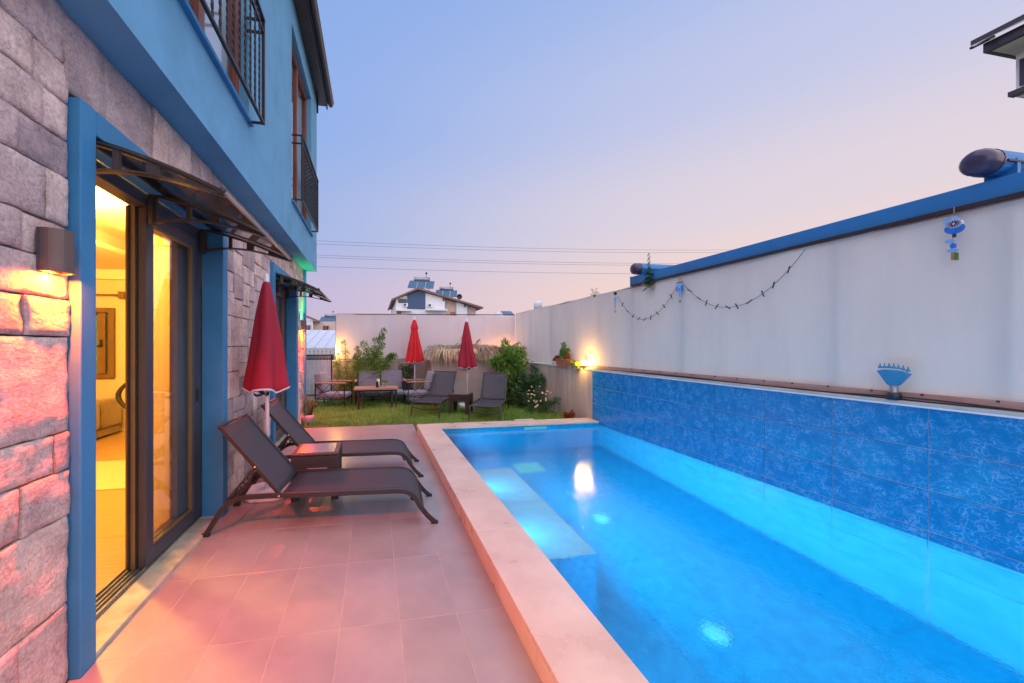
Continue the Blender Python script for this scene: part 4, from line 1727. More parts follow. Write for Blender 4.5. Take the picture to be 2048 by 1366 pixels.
loungers = [
    ((-.368, 3.507, 0), R(-3.5), "charcoal sun lounger nearest the camera, in front of the small brown table"),
    ((-.355, 4.625, 0), R(-1.5), "charcoal sun lounger on the patio behind the small brown table"),
    ((1.33, 8.43, .02), math.atan2(-.90, -.43), "dark sun lounger on the grass, left of the round based table"),
    ((2.34, 7.68, .02), math.atan2(-.905, -.425), "dark sun lounger on the grass next to the leafy bushes"),
]
L0 = make_lounger()
L2 = make_lounger(True)
for i, (loc, rz, lab) in enumerate(loungers):
    o = (L0, copy_tree(L0) if i == 1 else None, L2, copy_tree(L2) if i == 3 else None)[i]
    o.location = loc
    o.rotation_euler = (0, 0, rz)
    o["label"] = lab
    o["group"] = "dark sling sun loungers"
loungers[2]


def make_table(w, h):
    t = thing("side_table", "", "side table", (0, 0, 0))
    hw = w / 2
    top = MB().box(-hw, hw, -hw, hw, h - .022, h)
    part("table_top", top, M_rattan, t, bevel=.008)
    part("top_inlay", B(-hw + .045, hw - .045, -hw + .045, hw - .045, h, h + .003), mat("glossy_brown_inlay", (.20, .13, .13), rough=.22, var=.15, scale=10), t)
    for s in (-1, 1):
        for ax in (0, 1):
            # arch shaped apron panels with rounded opening
            poly = [(-hw + .004, 0), (-hw + .004, h - .023), (hw - .004, h - .023), (hw - .004, 0)]
            li = hw - .085
            arch = [(li + .018, 0)] + [(li, h * .55)]
            for k in range(6):
                a = math.pi / 2 * k / 5
                arch.append((li - .035 + .035 * math.cos(a), h * .62 + .035 * math.sin(a)))
            arch += [(-p[0], p[1]) for p in reversed(arch)]
            mb = MB()
            # left pillar, right pillar, lintel
            L_ = [(-hw + .004, 0), (-hw + .004, h - .023), (-li, h - .023), (-li, h * .62), (-li - .018, 0)]
            for P_ in (L_, [(-a, b_) for a, b_ in L_]):
                if ax == 0:
                    mb.prism(P_, 'y', s * hw - s * .022, s * hw - s * .003)
                else:
                    mb.prism(P_, 'x', s * hw - s * .022, s * hw - s * .003)
            lint = [(-li, h - .023), (-li, h * .62)] + [(-li + .035 - .035 * math.cos(math.pi / 2 * k / 5), h * .62 + .035 * math.sin(math.pi / 2 * k / 5)) for k in range(1, 6)]
            lint = lint + [(-a, b_) for a, b_ in reversed(lint)]
            if ax == 0:
                mb.prism(lint, 'y', s * hw - s * .0215, s * hw - s * .0035)
            else:
                mb.prism(lint, 'x', s * hw - s * .0215, s * hw - s * .0035)
            part("leg_panel", mb, M_rattan, t)
    # woven relief
    wv = MB()
    for s in (-1, 1):
        for j in range(9):
            z = h * .64 + j * .013
            for i in range(24):
                x = -hw + .02 + (w - .04) * (i + .5 * (j % 2)) / 24
                if z < h - .03:
                    wv.box(x, x + .010, s * (hw - .002) - .003, s * (hw - .002) + .003, z, z + .007)
                    wv.box(s * (hw - .002) - .003, s * (hw - .002) + .003, x, x + .010, z, z + .007)
    part("weave", wv, M_rattan, t, kind="stuff")
    return t


T0 = make_table(.43, .44)
T0.location = (-.545, 4.045, 0)
T0["label"] = "brown woven plastic side table between the two patio loungers"
T0["group"] = "brown square side tables"
T1 = copy_tree(T0)
T1.location = (1.80, 8.02, .02)
T1.rotation_euler = (0, 0, R(-27))
T1["label"] = "brown plastic side table on the grass in front of the middle parasol"


# ------------------------------------------------------------------ parasols
def parasol(x, y, mt, zb, zt_, r0, base_r, label, layered=False, lean=(0, 0), folds=8, seed=0, basemb=None, gz_=0.0):
    t = thing("closed_parasol", label, "parasol", (x, y, gz_), group="folded red parasols")
    part("pole", MB().tube([(x, y, gz_ + .05), (x + lean[0], y + lean[1], zt_ + .03)], .019, 12), M_white, t, smooth=True)
    part("finial", MB().lathe([(.0, zt_ + .085), (.016, zt_ + .078), (.024, zt_ + .05), (.024, zt_ + .0), (.03, zt_ - .01)], x + lean[0], y + lean[1], 14), M_white, t, smooth=True)
    n, m = 96, 30
    mb = MB()
    hem = MB()
    rows_ = []
    for i in range(m + 1):
        u = i / m
        z = zt_ - (zt_ - zb) * u
        r = .028 + (r0 - .028) * (u ** .82)
        if layered and u < .22:
            r = .030 + .07 * (u / .22) ** .8
        elif layered:
            r = .075 + (r0 - .075) * ((u - .22) / .78) ** 1.1
        rows_.append((u, z, r))
    cxs = []
    for i, (u, z, r) in enumerate(rows_):
        cx = x + lean[0] * (z - gz_) / (zt_ - gz_)
        cy = y + lean[1] * (z - gz_) / (zt_ - gz_)
        for k in range(n):
            a = 2 * math.pi * k / n
            f = math.cos(folds * a + .8 * noise.noise(Vector((seed, u * 1.5, math.cos(a)))) * 3)
            fold = 1 + (.07 + .13 * u) * f + .10 * u * noise.noise(Vector((math.cos(a) * 1.2, math.sin(a) * 1.2, u * 3 + seed)))
            zz = z + (.022 * f * u * u * (1 if i == m else .5))
            mb.v.append((cx + r * fold * math.cos(a), cy + r * fold * math.sin(a), zz))
    for i in range(m):
        for k in range(n):
            mb.f.append((i * n + k, i * n + (k + 1) % n, (i + 1) * n + (k + 1) % n, (i + 1) * n + k))
    o_ = part("canopy", mb, mt, t, smooth=True)
    sd = o_.modifiers.new("solid", 'SOLIDIFY')
    sd.thickness = .003
    last = [Vector(mb.v[m * n + k]) for k in range(n)] 
    last.append(last[0])
    hem.tube([(p.x, p.y, p.z - .004) for p in last], 0, flat=(.005, .016), close=False, up=(0, 0, 1))
    part("hem", hem, M_white, t)
    # loose valance curls under the hem
    vl = MB()
    for k in range(0, n, 12):
        p = last[k] * .5 + Vector((x, y, last[k].z)) * .5
        pts_ = [(p.x + .05 * math.cos(k + s), p.y + .05 * math.sin(k + s), p.z - .012 - .018 * math.sin(s * 1.5)) for s in [j * .25 for j in range(9)]]
        vl.tube(pts_, 0, flat=(.004, .024), up=(0, 0, 1))
    part("valance", vl, M_navy, t)
    if basemb:
        part("base", basemb, M_white, t, bevel=.02, seg=3)
    part("sleeve", MB().tube([(x, y, gz_ + .05), (x, y, gz_ + .30)], .026, 12), M_white, t, smooth=True)
    return t


def sq_base(x, y, w, h, z=0.0):
    hw = w / 2
    return MB().prism([(x - hw, y - hw * .6), (x - hw * .6, y - hw), (x + hw * .6, y - hw), (x + hw, y - hw * .6), (x + hw, y + hw * .6), (x + hw * .6, y + hw), (x - hw * .6, y + hw), (x - hw, y + hw * .6)], 'z', z, z + h)


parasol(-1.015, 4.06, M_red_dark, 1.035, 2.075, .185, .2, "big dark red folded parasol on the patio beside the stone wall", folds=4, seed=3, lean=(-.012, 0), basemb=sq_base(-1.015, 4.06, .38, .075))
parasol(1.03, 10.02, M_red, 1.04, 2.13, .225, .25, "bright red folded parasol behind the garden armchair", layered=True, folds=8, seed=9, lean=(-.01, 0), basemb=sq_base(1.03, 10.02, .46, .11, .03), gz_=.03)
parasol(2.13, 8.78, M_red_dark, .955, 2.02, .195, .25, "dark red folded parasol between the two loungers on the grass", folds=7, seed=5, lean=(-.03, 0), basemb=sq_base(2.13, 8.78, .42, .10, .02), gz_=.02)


# ------------------------------------------------------------------ garden seating
def cushion(x0, x1, y0, y1, z0, z1, name, t, tufts=False):
    nx_, ny_ = 10, 8
    o_ = part(name, B(x0, x1, y0, y1, z0, z1), M_cushion, t, world=False, bevel=min(.04, (z1 - z0) * .4, (y1 - y0) * .4, (x1 - x0) * .4), seg=4, smooth=True)
    return o_


def garden_seat(w, label, name, group=None, n=1):
    """metal frame seat facing -y, origin at the floor centre"""
    t = thing(name, label, "armchair" if n == 1 else "sofa", (0, 0, 0), group=group)
    hw, d = w / 2, .33
    b_ = .016
    bar = lambda p, q, s=.020: MB().tube([p, q], 0, flat=(s, s))
    for s in (-1, 1):
        for y in (-d, d):
            part("leg", bar((s * hw, y, 0), (s * hw, y, .57), .024), M_iron, t, world=False)
        part("armrest", B(s * hw - .03, s * hw + .03, -d - .03, d + .03, .571, .600), M_wood, t, world=False, bevel=.006)
        part("side_rail", bar((s * hw, -d, .22), (s * hw, d, .22)), M_iron, t, world=False)
        for k in range(2):
            y0, y1 = -d + .33 * k, -d + .33 * (k + 1)
            part("lattice_bar", bar((s * hw, y0, .23), (s * hw, y1, .56), .010), M_iron, t, world=False)
            part("lattice_bar", bar((s * hw, y1, .23), (s * hw, y0, .56), .010), M_iron, t, world=False)
            part("lattice_bar", bar((s * hw, y0, .21), (s * hw, (y0 + y1) / 2, .01), .010), M_iron, t, world=False)
            part("lattice_bar", bar((s * hw, y1, .21), (s * hw, (y0 + y1) / 2, .01), .010), M_iron, t, world=False)
    for y in (-d, d):
        part("cross_rail", bar((-hw, y, .22), (hw, y, .22)), M_iron, t, world=False)
    part("back_rail", bar((-hw, d, .50), (hw, d, .50)), M_iron, t, world=False)
    ww = (w - .06) / n
    for k in range(n):
        x0 = -hw + .03 + ww * k
        cushion(x0 + .004, x0 + ww - .004, -d - .02, d - .04, .235, .345, "seat_cushion", t)
        c = cushion(x0 + .008, x0 + ww - .008, -.075, .075, 0, .46, "back_cushion", t)
        c.location = (0, d - .10, .35)
        c.rotation_euler = (R(-12), 0, 0)
        for a in (.3, .7):
            bt = rock(x0 + ww * a, -.072, .26, .012, .006, .012, 1)
            part("button", bt, M_cushion, c, world=False)
    return t


sf = garden_seat(1.18, "grey cushioned two seat garden sofa by the back wall", "garden_sofa", n=2)
sf.location = (.16, 9.80, .03)
c1 = garden_seat(.60, "grey garden armchair left of the coffee table, facing right", "garden_armchair", "metal garden armchairs with grey cushions")
c1.location = (-.92, 9.48, .03)
c1.rotation_euler = (0, 0, R(78))
c2 = garden_seat(.60, "grey garden armchair behind the loungers, facing the coffee table", "garden_armchair", "metal garden armchairs with grey cushions")
c2.location = (1.08, 9.42, .03)
c2.rotation_euler = (0, 0, R(-84))

ct = thing("coffee_table", "low wooden plank coffee table with black legs on the grass", "table", (.05, 9.15, .03))
for k in range(5):
    y0 = 8.86 + .116 * k
    part("plank", B(-.44, .54, y0, y0 + .113, .475, .510), M_wood, ct, bevel=.003)
for x in (-.34, .40):
    for y in (8.95, 9.34):
        part("leg", MB().tube([(x, y, .03), (x, y, .474)], 0, flat=(.035, .035)), M_iron, ct)
        part("leg_brace", MB().tube([(x + .10, y, .03), (x + .10, y, .474)], 0, flat=(.022, .022)), M_iron, ct)
part("apron", B(-.38, .48, 8.94, 8.96, .43, .474), M_iron, ct)
bt = thing("black_bottle", "small black bottle holder on the coffee table", "bottle", (.07, 9.05, .51))
part("body", MB().lathe([(0, .512), (.028, .513), (.028, .62), (.022, .65), (0, .655)], .07, 9.05, 18), M_bottle, bt, smooth=True)
cd = thing("cream_candle_jar", "cream candle jar standing beside the black bottle", "candle", (.11, 9.12, .51))
part("jar", MB().lathe([(0, .512), (.033, .513), (.033, .69), (.026, .695), (0, .696)], .10, 9.13, 18), M_candle, cd, smooth=True)
gl = thing("leaf_sprig_glass", "small glass with a green sprig on the coffee table", "vase", (.22, 9.12, .51))
part("glass", MB().lathe([(.03, .512), (.036, .60), (.034, .60), (.028, .516), (0, .516)], .22, 9.12, 18), M_glass, gl, smooth=True)
sp = MB()
for k in range(14):
    a = k * 2.4
    p = Vector((.22 + .05 * math.cos(a), 9.12 + .05 * math.sin(a), .60 + .012 * (k % 5)))
    sp.add([p, p + Vector((.03, .01, .01)), p + Vector((.035, .0, .035)), p + Vector((0, -.01, .03))], [(0, 1, 2, 3)])
part("sprig", sp, M_plantgreen, gl)


# ------------------------------------------------------------------ plants
def leaf_cloud(clumps, size, seed, aspect=2.2, up=.3):
    """pairs of triangles folded along a rib; clumps: (x,y,z,rx,ry,rz,n)"""
    r = random.Random(seed)
    mb = MB()
    for (x, y, z, rx, ry, rz_, n) in clumps:
        for _ in range(n):
            while True:
                p = Vector((r.uniform(-1, 1), r.uniform(-1, 1), r.uniform(-1, 1)))
                if .25 < p.length < 1:
                    break
            q = Vector((x + p.x * rx, y + p.y * ry, z + p.z * rz_))
            d = (p + Vector((r.uniform(-.7, .7), r.uniform(-.7, .7), r.uniform(-.4, .8) + up))).normalized()
            s = d.cross(Vector((r.uniform(-1, 1), r.uniform(-1, 1), r.uniform(-1, 1)))).normalized()
            L_ = size * r.uniform(.65, 1.3)
            w = L_ / aspect / 2
            nrm = d.cross(s) * w * .5
            mb.add([q, q + d * L_ * .45 + s * w + nrm, q + d * L_, q + d * L_ * .45 - s * w + nrm], [(0, 1, 2), (0, 2, 3)])
    return mb


def shrub(name, label, base, branches, size, mt, seed, cat="shrub", density=1.0, aspect=2.2, r0=.012, jitter=.05, extra=None):
    """branches: list of polylines (tips); leaves follow the branches"""
    t = thing(name, label, cat, base)
    st = MB()
    clumps = list(extra or [])
    r = random.Random(seed)
    for br in branches:
        pts_ = [Vector(p) for p in br[:-1]]
        rad = br[-1]
        fine = []
        for a, b_ in zip(pts_[:-1], pts_[1:]):
            for k in range(5):
                fine.append(a.lerp(b_, k / 5) + Vector((r.uniform(-1, 1), r.uniform(-1, 1), 0)) * .012)
        fine.append(pts_[-1])
        n = len(fine)
        st.tube([tuple(p) for p in fine], [r0 * (1 - .75 * i / n) for i in range(n)], 5)
        for i, p in enumerate(fine):
            f = i / n
            if f < .15:
                continue
            rr = rad * (1 - .55 * f)
            clumps.append((p.x + r.uniform(-1, 1) * jitter, p.y + r.uniform(-1, 1) * jitter, p.z + r.uniform(-1, 1) * jitter, rr, rr, rr, int(46 * density * (.4 + rr * 6))))
    part("stem", st, M_bark, t, smooth=True)
    part("foliage", leaf_cloud(clumps, size, seed, aspect), mt, t, kind="stuff")
    return t


shrub("leafy_shrub", "tall green leafy shrub rising above the two seat sofa", (.0, 10.2, .03), [
    ((-.05, 10.15, .03), (.0, 10.15, .6), (.08, 10.1, 1.2), (.22, 10.1, 1.88), .13),
    ((-.05, 10.15, .03), (-.12, 10.12, .7), (-.2, 10.05, 1.48), .16),
    ((-.02, 10.15, .03), (.2, 10.12, .8), (.35, 10.1, 1.12), (.47, 10.1, 1.24), .12),
    ((-.02, 10.15, .03), (.02, 10.05, .9), (.02, 10.1, 1.55), .13),
    ((-.05, 10.15, .03), (-.3, 10.1, .8), (-.42, 10.1, 1.2), .16),
], .062, M_plantgreen, 3, density=1.5, extra=[(0, 10.26, .75, .42, .12, .36, 500), (-.05, 10.2, 1.15, .26, .14, .22, 260)])
shrub("yellow_green_shrub", "yellowish green shrub beside the left garden lamp", (-.65, 10.2, .03), [
    ((-.65, 10.2, .03), (-.68, 10.15, .7), (-.7, 10.15, 1.54), .13),
    ((-.65, 10.2, .03), (-.85, 10.15, .6), (-.92, 10.15, 1.05), .12),
    ((-.65, 10.2, .03), (-.5, 10.15, .7), (-.42, 10.1, 1.42), .13),
    ((-.65, 10.2, .03), (-.6, 10.05, .4), (-.55, 10.0, .8), .14),
], .045, M_plantyellow, 5, density=1.7, extra=[(-.62, 10.1, .62, .30, .18, .45, 520)])
shrub("small_fern", "small dark fern like plant behind the bright red parasol", (.85, 10.25, .03), [
    ((.85, 10.25, .03), (.80, 10.2, .5), (.72, 10.15, .95), .10),
    ((.85, 10.25, .03), (.92, 10.2, .5), (1.0, 10.15, .9), .10),
    ((.85, 10.25, .03), (.86, 10.15, .5), (.86, 10.1, 1.02), .10),
], .07, M_plantdark, 8, density=1.6, aspect=4)
shrub("citrus_bush", "bright green bush with long leaves next to the right lounger", (3.2, 9.1, .03), [
    ((3.2, 9.1, .03), (3.1, 9.0, .8), (2.9, 8.95, 1.12), (2.78, 8.95, 1.02), .12),
    ((3.2, 9.1, .03), (3.2, 9.0, .9), (3.15, 9.0, 1.42), .17),
    ((3.2, 9.1, .03), (3.4, 9.0, .8), (3.5, 9.0, 1.36), .14),
    ((3.2, 9.1, .03), (3.3, 8.9, .5), (3.35, 8.8, .85), .18),
    ((3.2, 9.1, .03), (3.1, 8.9, .4), (3.0, 8.75, .72), .15),
], .105, M_plantgreen, 13, density=1.5, aspect=2.8, extra=[(3.25, 8.95, 1.05, .38, .24, .36, 700), (3.25, 8.85, .62, .30, .22, .34, 420)])
shrub("oleander_bush", "dark leaved bush against the cement wall behind the daisies", (3.55, 8.7, .03), [
    ((3.55, 8.7, .03), (3.6, 8.6, .5), (3.68, 8.6, .88), .13),
    ((3.55, 8.7, .03), (3.45, 8.6, .4), (3.4, 8.5, .72), .14),
    ((3.55, 8.7, .03), (3.65, 8.5, .4), (3.74, 8.35, .72), .12),
    ((3.55, 8.7, .03), (3.3, 8.5, .25), (3.15, 8.35, .42), .12),
], .085, M_plantdark, 17, density=1.5, aspect=3.5, extra=[(3.5, 8.5, .42, .26, .24, .34, 620)])
dz = shrub("daisy_bush", "low bush of white and cream daisies below the cement wall", (3.45, 7.75, .03), [
    ((3.45, 7.8, .03), (3.45, 7.7, .3), (3.4, 7.7, .52), .12),
    ((3.45, 7.8, .03), (3.6, 7.6, .2), (3.68, 7.5, .36), .10),
    ((3.45, 7.8, .03), (3.3, 7.9, .2), (3.2, 7.9, .40), .10),
], .05, M_plantdark, 23, density=2.0, aspect=5, extra=[(3.45, 7.7, .18, .30, .36, .18, 800)])
fl = random.Random(4)
for k in range(26):
    x, y = fl.uniform(3.12, 3.72), fl.uniform(7.3, 8.15)
    z = .30 + .26 * fl.random() - .35 * abs(x - 3.4) + .10 * (y - 7.6)
    z = max(.16, z)
    mb = MB()
    c = Vector((x, y - .10, z + .03))
    nrm = Vector((fl.uniform(-.5, .2), -1, fl.uniform(.2, 1))).normalized()
    a1 = nrm.cross(Vector((0, 0, 1))).normalized()
    a2 = nrm.cross(a1)
    for j in range(9):
        a = 2 * math.pi * j / 9
        d = a1 * math.cos(a) + a2 * math.sin(a)
        e = a1 * math.cos(a + 1.57) + a2 * math.sin(a + 1.57)
        mb.add([c + d * .004, c + d * .015 + e * .005 + nrm * .002, c + d * .021, c + d * .015 - e * .005 + nrm * .002], [(0, 1, 2, 3)])
    part("flower", mb, M_flower, dz)
shrub("dry_plant", "small reddish dried plant at the foot of the cement wall", (3.62, 6.85, .03), [
    ((3.62, 6.85, .03), (3.60, 6.83, .10), (3.56, 6.82, .17), .05),
    ((3.62, 6.85, .03), (3.66, 6.83, .10), (3.70, 6.82, .19), .05),
    ((3.62, 6.85, .03), (3.63, 6.80, .12), (3.62, 6.75, .16), .05),
], .035, M_dryleaf, 31, cat="plant", density=2.0, r0=.004, jitter=.02)

# tall weed and twig above the side screen
wd = thing("tall_weed", "tall leafy weed standing up over the side screen beside the blue beam", "weed", (WX + .06, 4.99, 2.34))
part("stem", MB().tube([(WX + .06, 4.99, 2.30), (WX + .05, 4.985, 2.55), (WX + .06, 4.99, 2.80)], [.006, .004, .002], 6), M_branch, wd, smooth=True)
r = random.Random(2)
for k in range(34):
    f = k / 33
    z = 2.30 + .50 * f
    a = k * 2.4
    L_ = (.115 if f < .5 else .06) * (1.1 - .5 * f)
    for s in (0, math.pi):
        d = Vector((math.cos(a + s) * .6, math.sin(a + s), -.35 if f > .5 else r.uniform(-.6, .3))).normalized()
        w = Vector((-d.y, d.x, 0)).normalized() * L_ * .28
        p = Vector((WX + .055, 4.99, z))
        mb = MB().add([p, p + d * L_ * .5 + w, p + d * L_, p + d * L_ * .5 - w], [(0, 1, 2), (0, 2, 3)])
        part("leaf", mb, M_weed, wd)
tw = thing("dry_twig", "small dry twig sticking up over the side screen", "twig", (WX + .08, 6.45, 2.36))
tws = MB()
for dy, dz_ in ((.10, .13), (.02, .10), (-.06, .12), (-.12, .07), (.14, .06)):
    tws.tube([(WX + .08, 6.45, 2.34), (WX + .08, 6.45 + dy * .5, 2.36 + dz_ * .6), (WX + .08, 6.45 + dy, 2.36 + dz_)], [.004, .003, .002], 5)
part("stem", tws, M_branch, tw, smooth=True)
part("leaves", leaf_cloud([(WX + .08, 6.45 + a, 2.36 + b_, .02, .02, .02, 7) for a, b_ in ((.10, .12), (.02, .09), (-.06, .11), (-.11, .06), (.13, .05))], .03, 6), M_plantyellow, tw, kind="stuff")

# planter and lamp on the wall
pt = thing("terracotta_planter", "terracotta planter box on the wall top left of the glowing lamp", "planter", (WX + .02, 7.45, 1.046))
tb_ = MB()
x0, x1, y0, y1 = WX - .07, WX + .05, 7.18, 7.72
tb_.add([(x0 + .02, y0 + .03, 1.047), (x1 - .02, y0 + .03, 1.047), (x1 - .02, y1 - .03, 1.047), (x0 + .02, y1 - .03, 1.047),
         (x0, y0, 1.185), (x1, y0, 1.185), (x1, y1, 1.185), (x0, y1, 1.185)], [(0, 3, 2, 1), (0, 1, 5, 4), (1, 2, 6, 5), (2, 3, 7, 6), (3, 0, 4, 7)])
part("box", tb_, M_terracotta, pt)
part("rim", MB().box(x0 - .01, x1 + .01, y0 - .01, y0 + .008, 1.172, 1.192).box(x0 - .01, x1 + .01, y1 - .008, y1 + .01, 1.172, 1.192).box(x0 - .01, x0 + .008, y0 + .008, y1 - .008, 1.172, 1.192).box(x1 - .008, x1 + .01, y0 + .008, y1 - .008, 1.172, 1.192), M_terracotta, pt, bevel=.003)
part("soil", B(x0 + .01, x1 - .01, y0 + .01, y1 - .01, 1.15, 1.178), M_soil, pt)
shrub("planter_shrub", "small bright green shrub growing in the terracotta planter", (WX - .01, 7.42, 1.178), [
    ((WX - .01, 7.42, 1.178), (WX - .01, 7.42, 1.30), (WX - .01, 7.44, 1.49), .06),
    ((WX - .01, 7.40, 1.178), (WX - .01, 7.32, 1.28), (WX - .01, 7.28, 1.38), .05),
    ((WX - .01, 7.42, 1.178), (WX - .01, 7.52, 1.28), (WX - .01, 7.54, 1.38), .05),
], .035, M_plantgreen, 41, cat="plant", density=1.8, r0=.005, jitter=.02)
shrub("purple_sedum", "low reddish leaves spilling over the planter rim", (WX - .01, 7.64, 1.178), [
    ((WX - .01, 7.62, 1.178), (WX - .05, 7.68, 1.22), (WX - .08, 7.74, 1.16), .04),
    ((WX - .01, 7.28, 1.178), (WX - .03, 7.25, 1.24), (WX - .05, 7.2, 1.25), .04),
], .03, M_dryleaf, 43, cat="plant", density=2.0, r0=.004, jitter=.02)
shrub("trailing_plant", "small trailing plant on the wall between planter and lamp", (WX - .02, 6.98, 1.047), [
    ((WX - .02, 7.05, 1.047), (WX - .04, 7.0, 1.12), (WX - .06, 6.92, 1.10), .06),
    ((WX - .02, 6.9, 1.047), (WX - .04, 6.86, 1.10), (WX - .06, 6.80, 1.08), .05),
], .03, M_plantyellow, 47, cat="plant", density=2.2, r0=.004, jitter=.02)

M_lantern = emat("lantern_glow", (1, .66, .22), 11)


def lantern(x, y, z, label, power):
    t = thing("garden_lantern", label, "lantern", (x, y, z), group="glowing square garden lanterns")
    part("base", B(x - .03, x + .03, y - .03, y + .03, z, z + .05), M_black, t, bevel=.003)
    part("lens", B(x - .042, x + .042, y - .042, y + .042, z + .051, z + .135), M_lantern, t, bevel=.010)
    part("cap", B(x - .046, x + .046, y - .046, y + .046, z + .136, z + .146), M_black, t, bevel=.003)
    for sx in (-1, 1):
        for sy in (-1, 1):
            part("corner_post", B(x + sx * .044 - .003, x + sx * .044 + .003, y + sy * .044 - .003, y + sy * .044 + .003, z + .051, z + .135), M_black, t)
    for dx, dy in ((-.10, 0), (0, -.10)):
        point("lantern_light", (x + dx, y + dy, z + .10), power, (1, .50, .08), .03, t)


lantern(WX - .005, 6.66, 1.047, "glowing square lantern on the wall top right of the planter", 13)
lantern(-.90, 10.34, 1.235, "glowing square lantern at the left end of the back wall", 13)
part("lantern_post", B(-.93, -.87, 10.31, 10.37, .0, 1.234), M_concrete, None)
tag(bpy.data.objects["lantern_post"], "short grey post carrying the left garden lantern", "post")
lantern(3.62, 10.2, 1.14, "glowing lantern half hidden behind the palm leaves in the corner", 13)

# snake plant in pink pot
pp = thing("pink_flower_pot", "round pink pot at the end of the patio beside the house", "flower pot", (-1.19, 7.50, 0))
part("pot", MB().lathe([(0, .035), (.075, .036), (.105, .075), (.118, .13), (.112, .20), (.105, .20), (.108, .14), (.09, .19)], -1.19, 7.50, 32), M_pinkpot, pp, smooth=True)
part("saucer", MB().lathe([(0, .002), (.10, .003), (.115, .03), (.108, .03), (.095, .012), (0, .012)], -1.19, 7.50, 32), M_pinkpot, pp, smooth=True)
part("soil", MB().lathe([(0, .185), (.098, .184), (.10, .17)], -1.19, 7.50, 24), M_soil, pp, smooth=True)
sn = thing("snake_plant", "upright striped snake plant growing in the pink pot", "plant", (-1.19, 7.50, .185))
r = random.Random(12)
for k in range(17):
    a = r.uniform(0, 6.28)
    rr = r.uniform(.0, .075)
    L_ = r.uniform(.22, .46)
    le = r.uniform(.02, .15)
    p = Vector((-1.19 + rr * math.cos(a), 7.50 + rr * math.sin(a), .18))
    mb = MB()
    n = 7
    wd_ = Vector((-math.sin(a + .5), math.cos(a + .5), 0)) * .017
    for i in range(n + 1):
        u = i / n
        c = p + Vector((math.cos(a) * le * u * u, math.sin(a) * le * u * u, L_ * u))
        ww = wd_ * (1 - u ** 3) * (1 + .3 * math.sin(u * 3))
        mb.v += [tuple(c - ww), tuple(c + ww)]
        if i:
            mb.f.append((2 * i - 2, 2 * i - 1, 2 * i + 1, 2 * i))
    o_ = part("leaf", mb, M_snake, sn, smooth=True)
    o_.modifiers.new("solid", 'SOLIDIFY').thickness = .004

# ------------------------------------------------------------------ kiosk with palm leaves in the corner
ks = thing("garden_shed", "low pink plastered storage box in the lawn corner under dry palm leaves", "shed", (2.6, 9.9, 0))
part("front_wall", B(1.42, WX - .02, 9.62, 9.70, 0, 1.06), M_pink_wall, ks, bevel=.006)
part("side_wall", B(1.42, 1.50, 9.702, 10.38, 0, 1.06), M_pink_wall, ks)
part("lid", B(1.38, WX - .02, 9.58, 10.38, 1.062, 1.10), M_pink_wall, ks, bevel=.006)
r = random.Random(77)
plm = thing("palm_leaf_thatch", "heap of dried palm fronds laid over the pink box in the corner", "palm leaves", (2.5, 9.9, 1.10))


def frond(p0, d, length, droop, seed, mt, nleaf=26, spread=.30):
    rr = random.Random(seed)
    mb = MB()
    p0, d = Vector(p0), Vector(d).normalized()
    side = d.cross(Vector((0, 0, 1))).normalized()
    spine = []
    for i in range(11):
        u = i / 10
        spine.append(p0 + d * length * u + Vector((0, 0, .10 * math.sin(u * 2.2) - droop * u * u)))
    mb.tube([tuple(p) for p in spine], [.010 * (1 - .8 * i / 10) for i in range(11)], 5)
    for k in range(nleaf):
        u = .12 + .88 * k / nleaf
        i = min(int(u * 10), 9)
        p = spine[i].lerp(spine[i + 1], u * 10 - i)
        for s in (-1, 1):
            L_ = spread * (1.15 - .55 * abs(u - .4)) * rr.uniform(.7, 1.15)
            q = (side * s * rr.uniform(.45, 1.0) + d * rr.uniform(.5, 1.0) + Vector((0, 0, rr.uniform(-.75, .25)))).normalized()
            w = q.cross(Vector((0, 0, 1))).normalized() * .0085
            m_ = p + q * L_ * .5 + Vector((0, 0, .02))
            e = p + q * L_ + Vector((0, 0, -.06 - droop * .3))
            mb.add([p - w, p + w, m_ + w, m_ - w, e], [(0, 1, 2, 3), (3, 2, 4)])
    return mb


def fan(p0, d, length, seed, nleaf=34, width=1.5):
    """fan palm leaf: many narrow blades from one point"""
    rr = random.Random(seed)
    mb = MB()
    p0, d = Vector(p0), Vector(d).normalized()
    side = d.cross(Vector((0, 0, 1))).normalized()
    for k in range(nleaf):
        a = (k / (nleaf - 1) - .5) * 2 * width + rr.uniform(-.06, .06)
        q = (d * math.cos(a) + side * math.sin(a)).normalized()
        L_ = length * rr.uniform(.72, 1.08) * (1 - .15 * abs(a))
        w = q.cross(Vector((0, 0, 1))).normalized() * rr.uniform(.011, .018)
        pm_ = p0 + q * L_ * .55 + Vector((0, 0, .13))
        dr = rr.uniform(-.06, .30)
        p7 = p0 + q * L_ * .85 + Vector((0, 0, .05 - dr * .5))
        e = p0 + q * L_ + Vector((0, 0, -.03 - dr))
        mb.add([p0 - w * .4, p0 + w * .4, pm_ + w, pm_ - w, p7 + w * .7, p7 - w * .7, e], [(0, 1, 2, 3), (3, 2, 4, 5), (5, 4, 6)])
    return mb


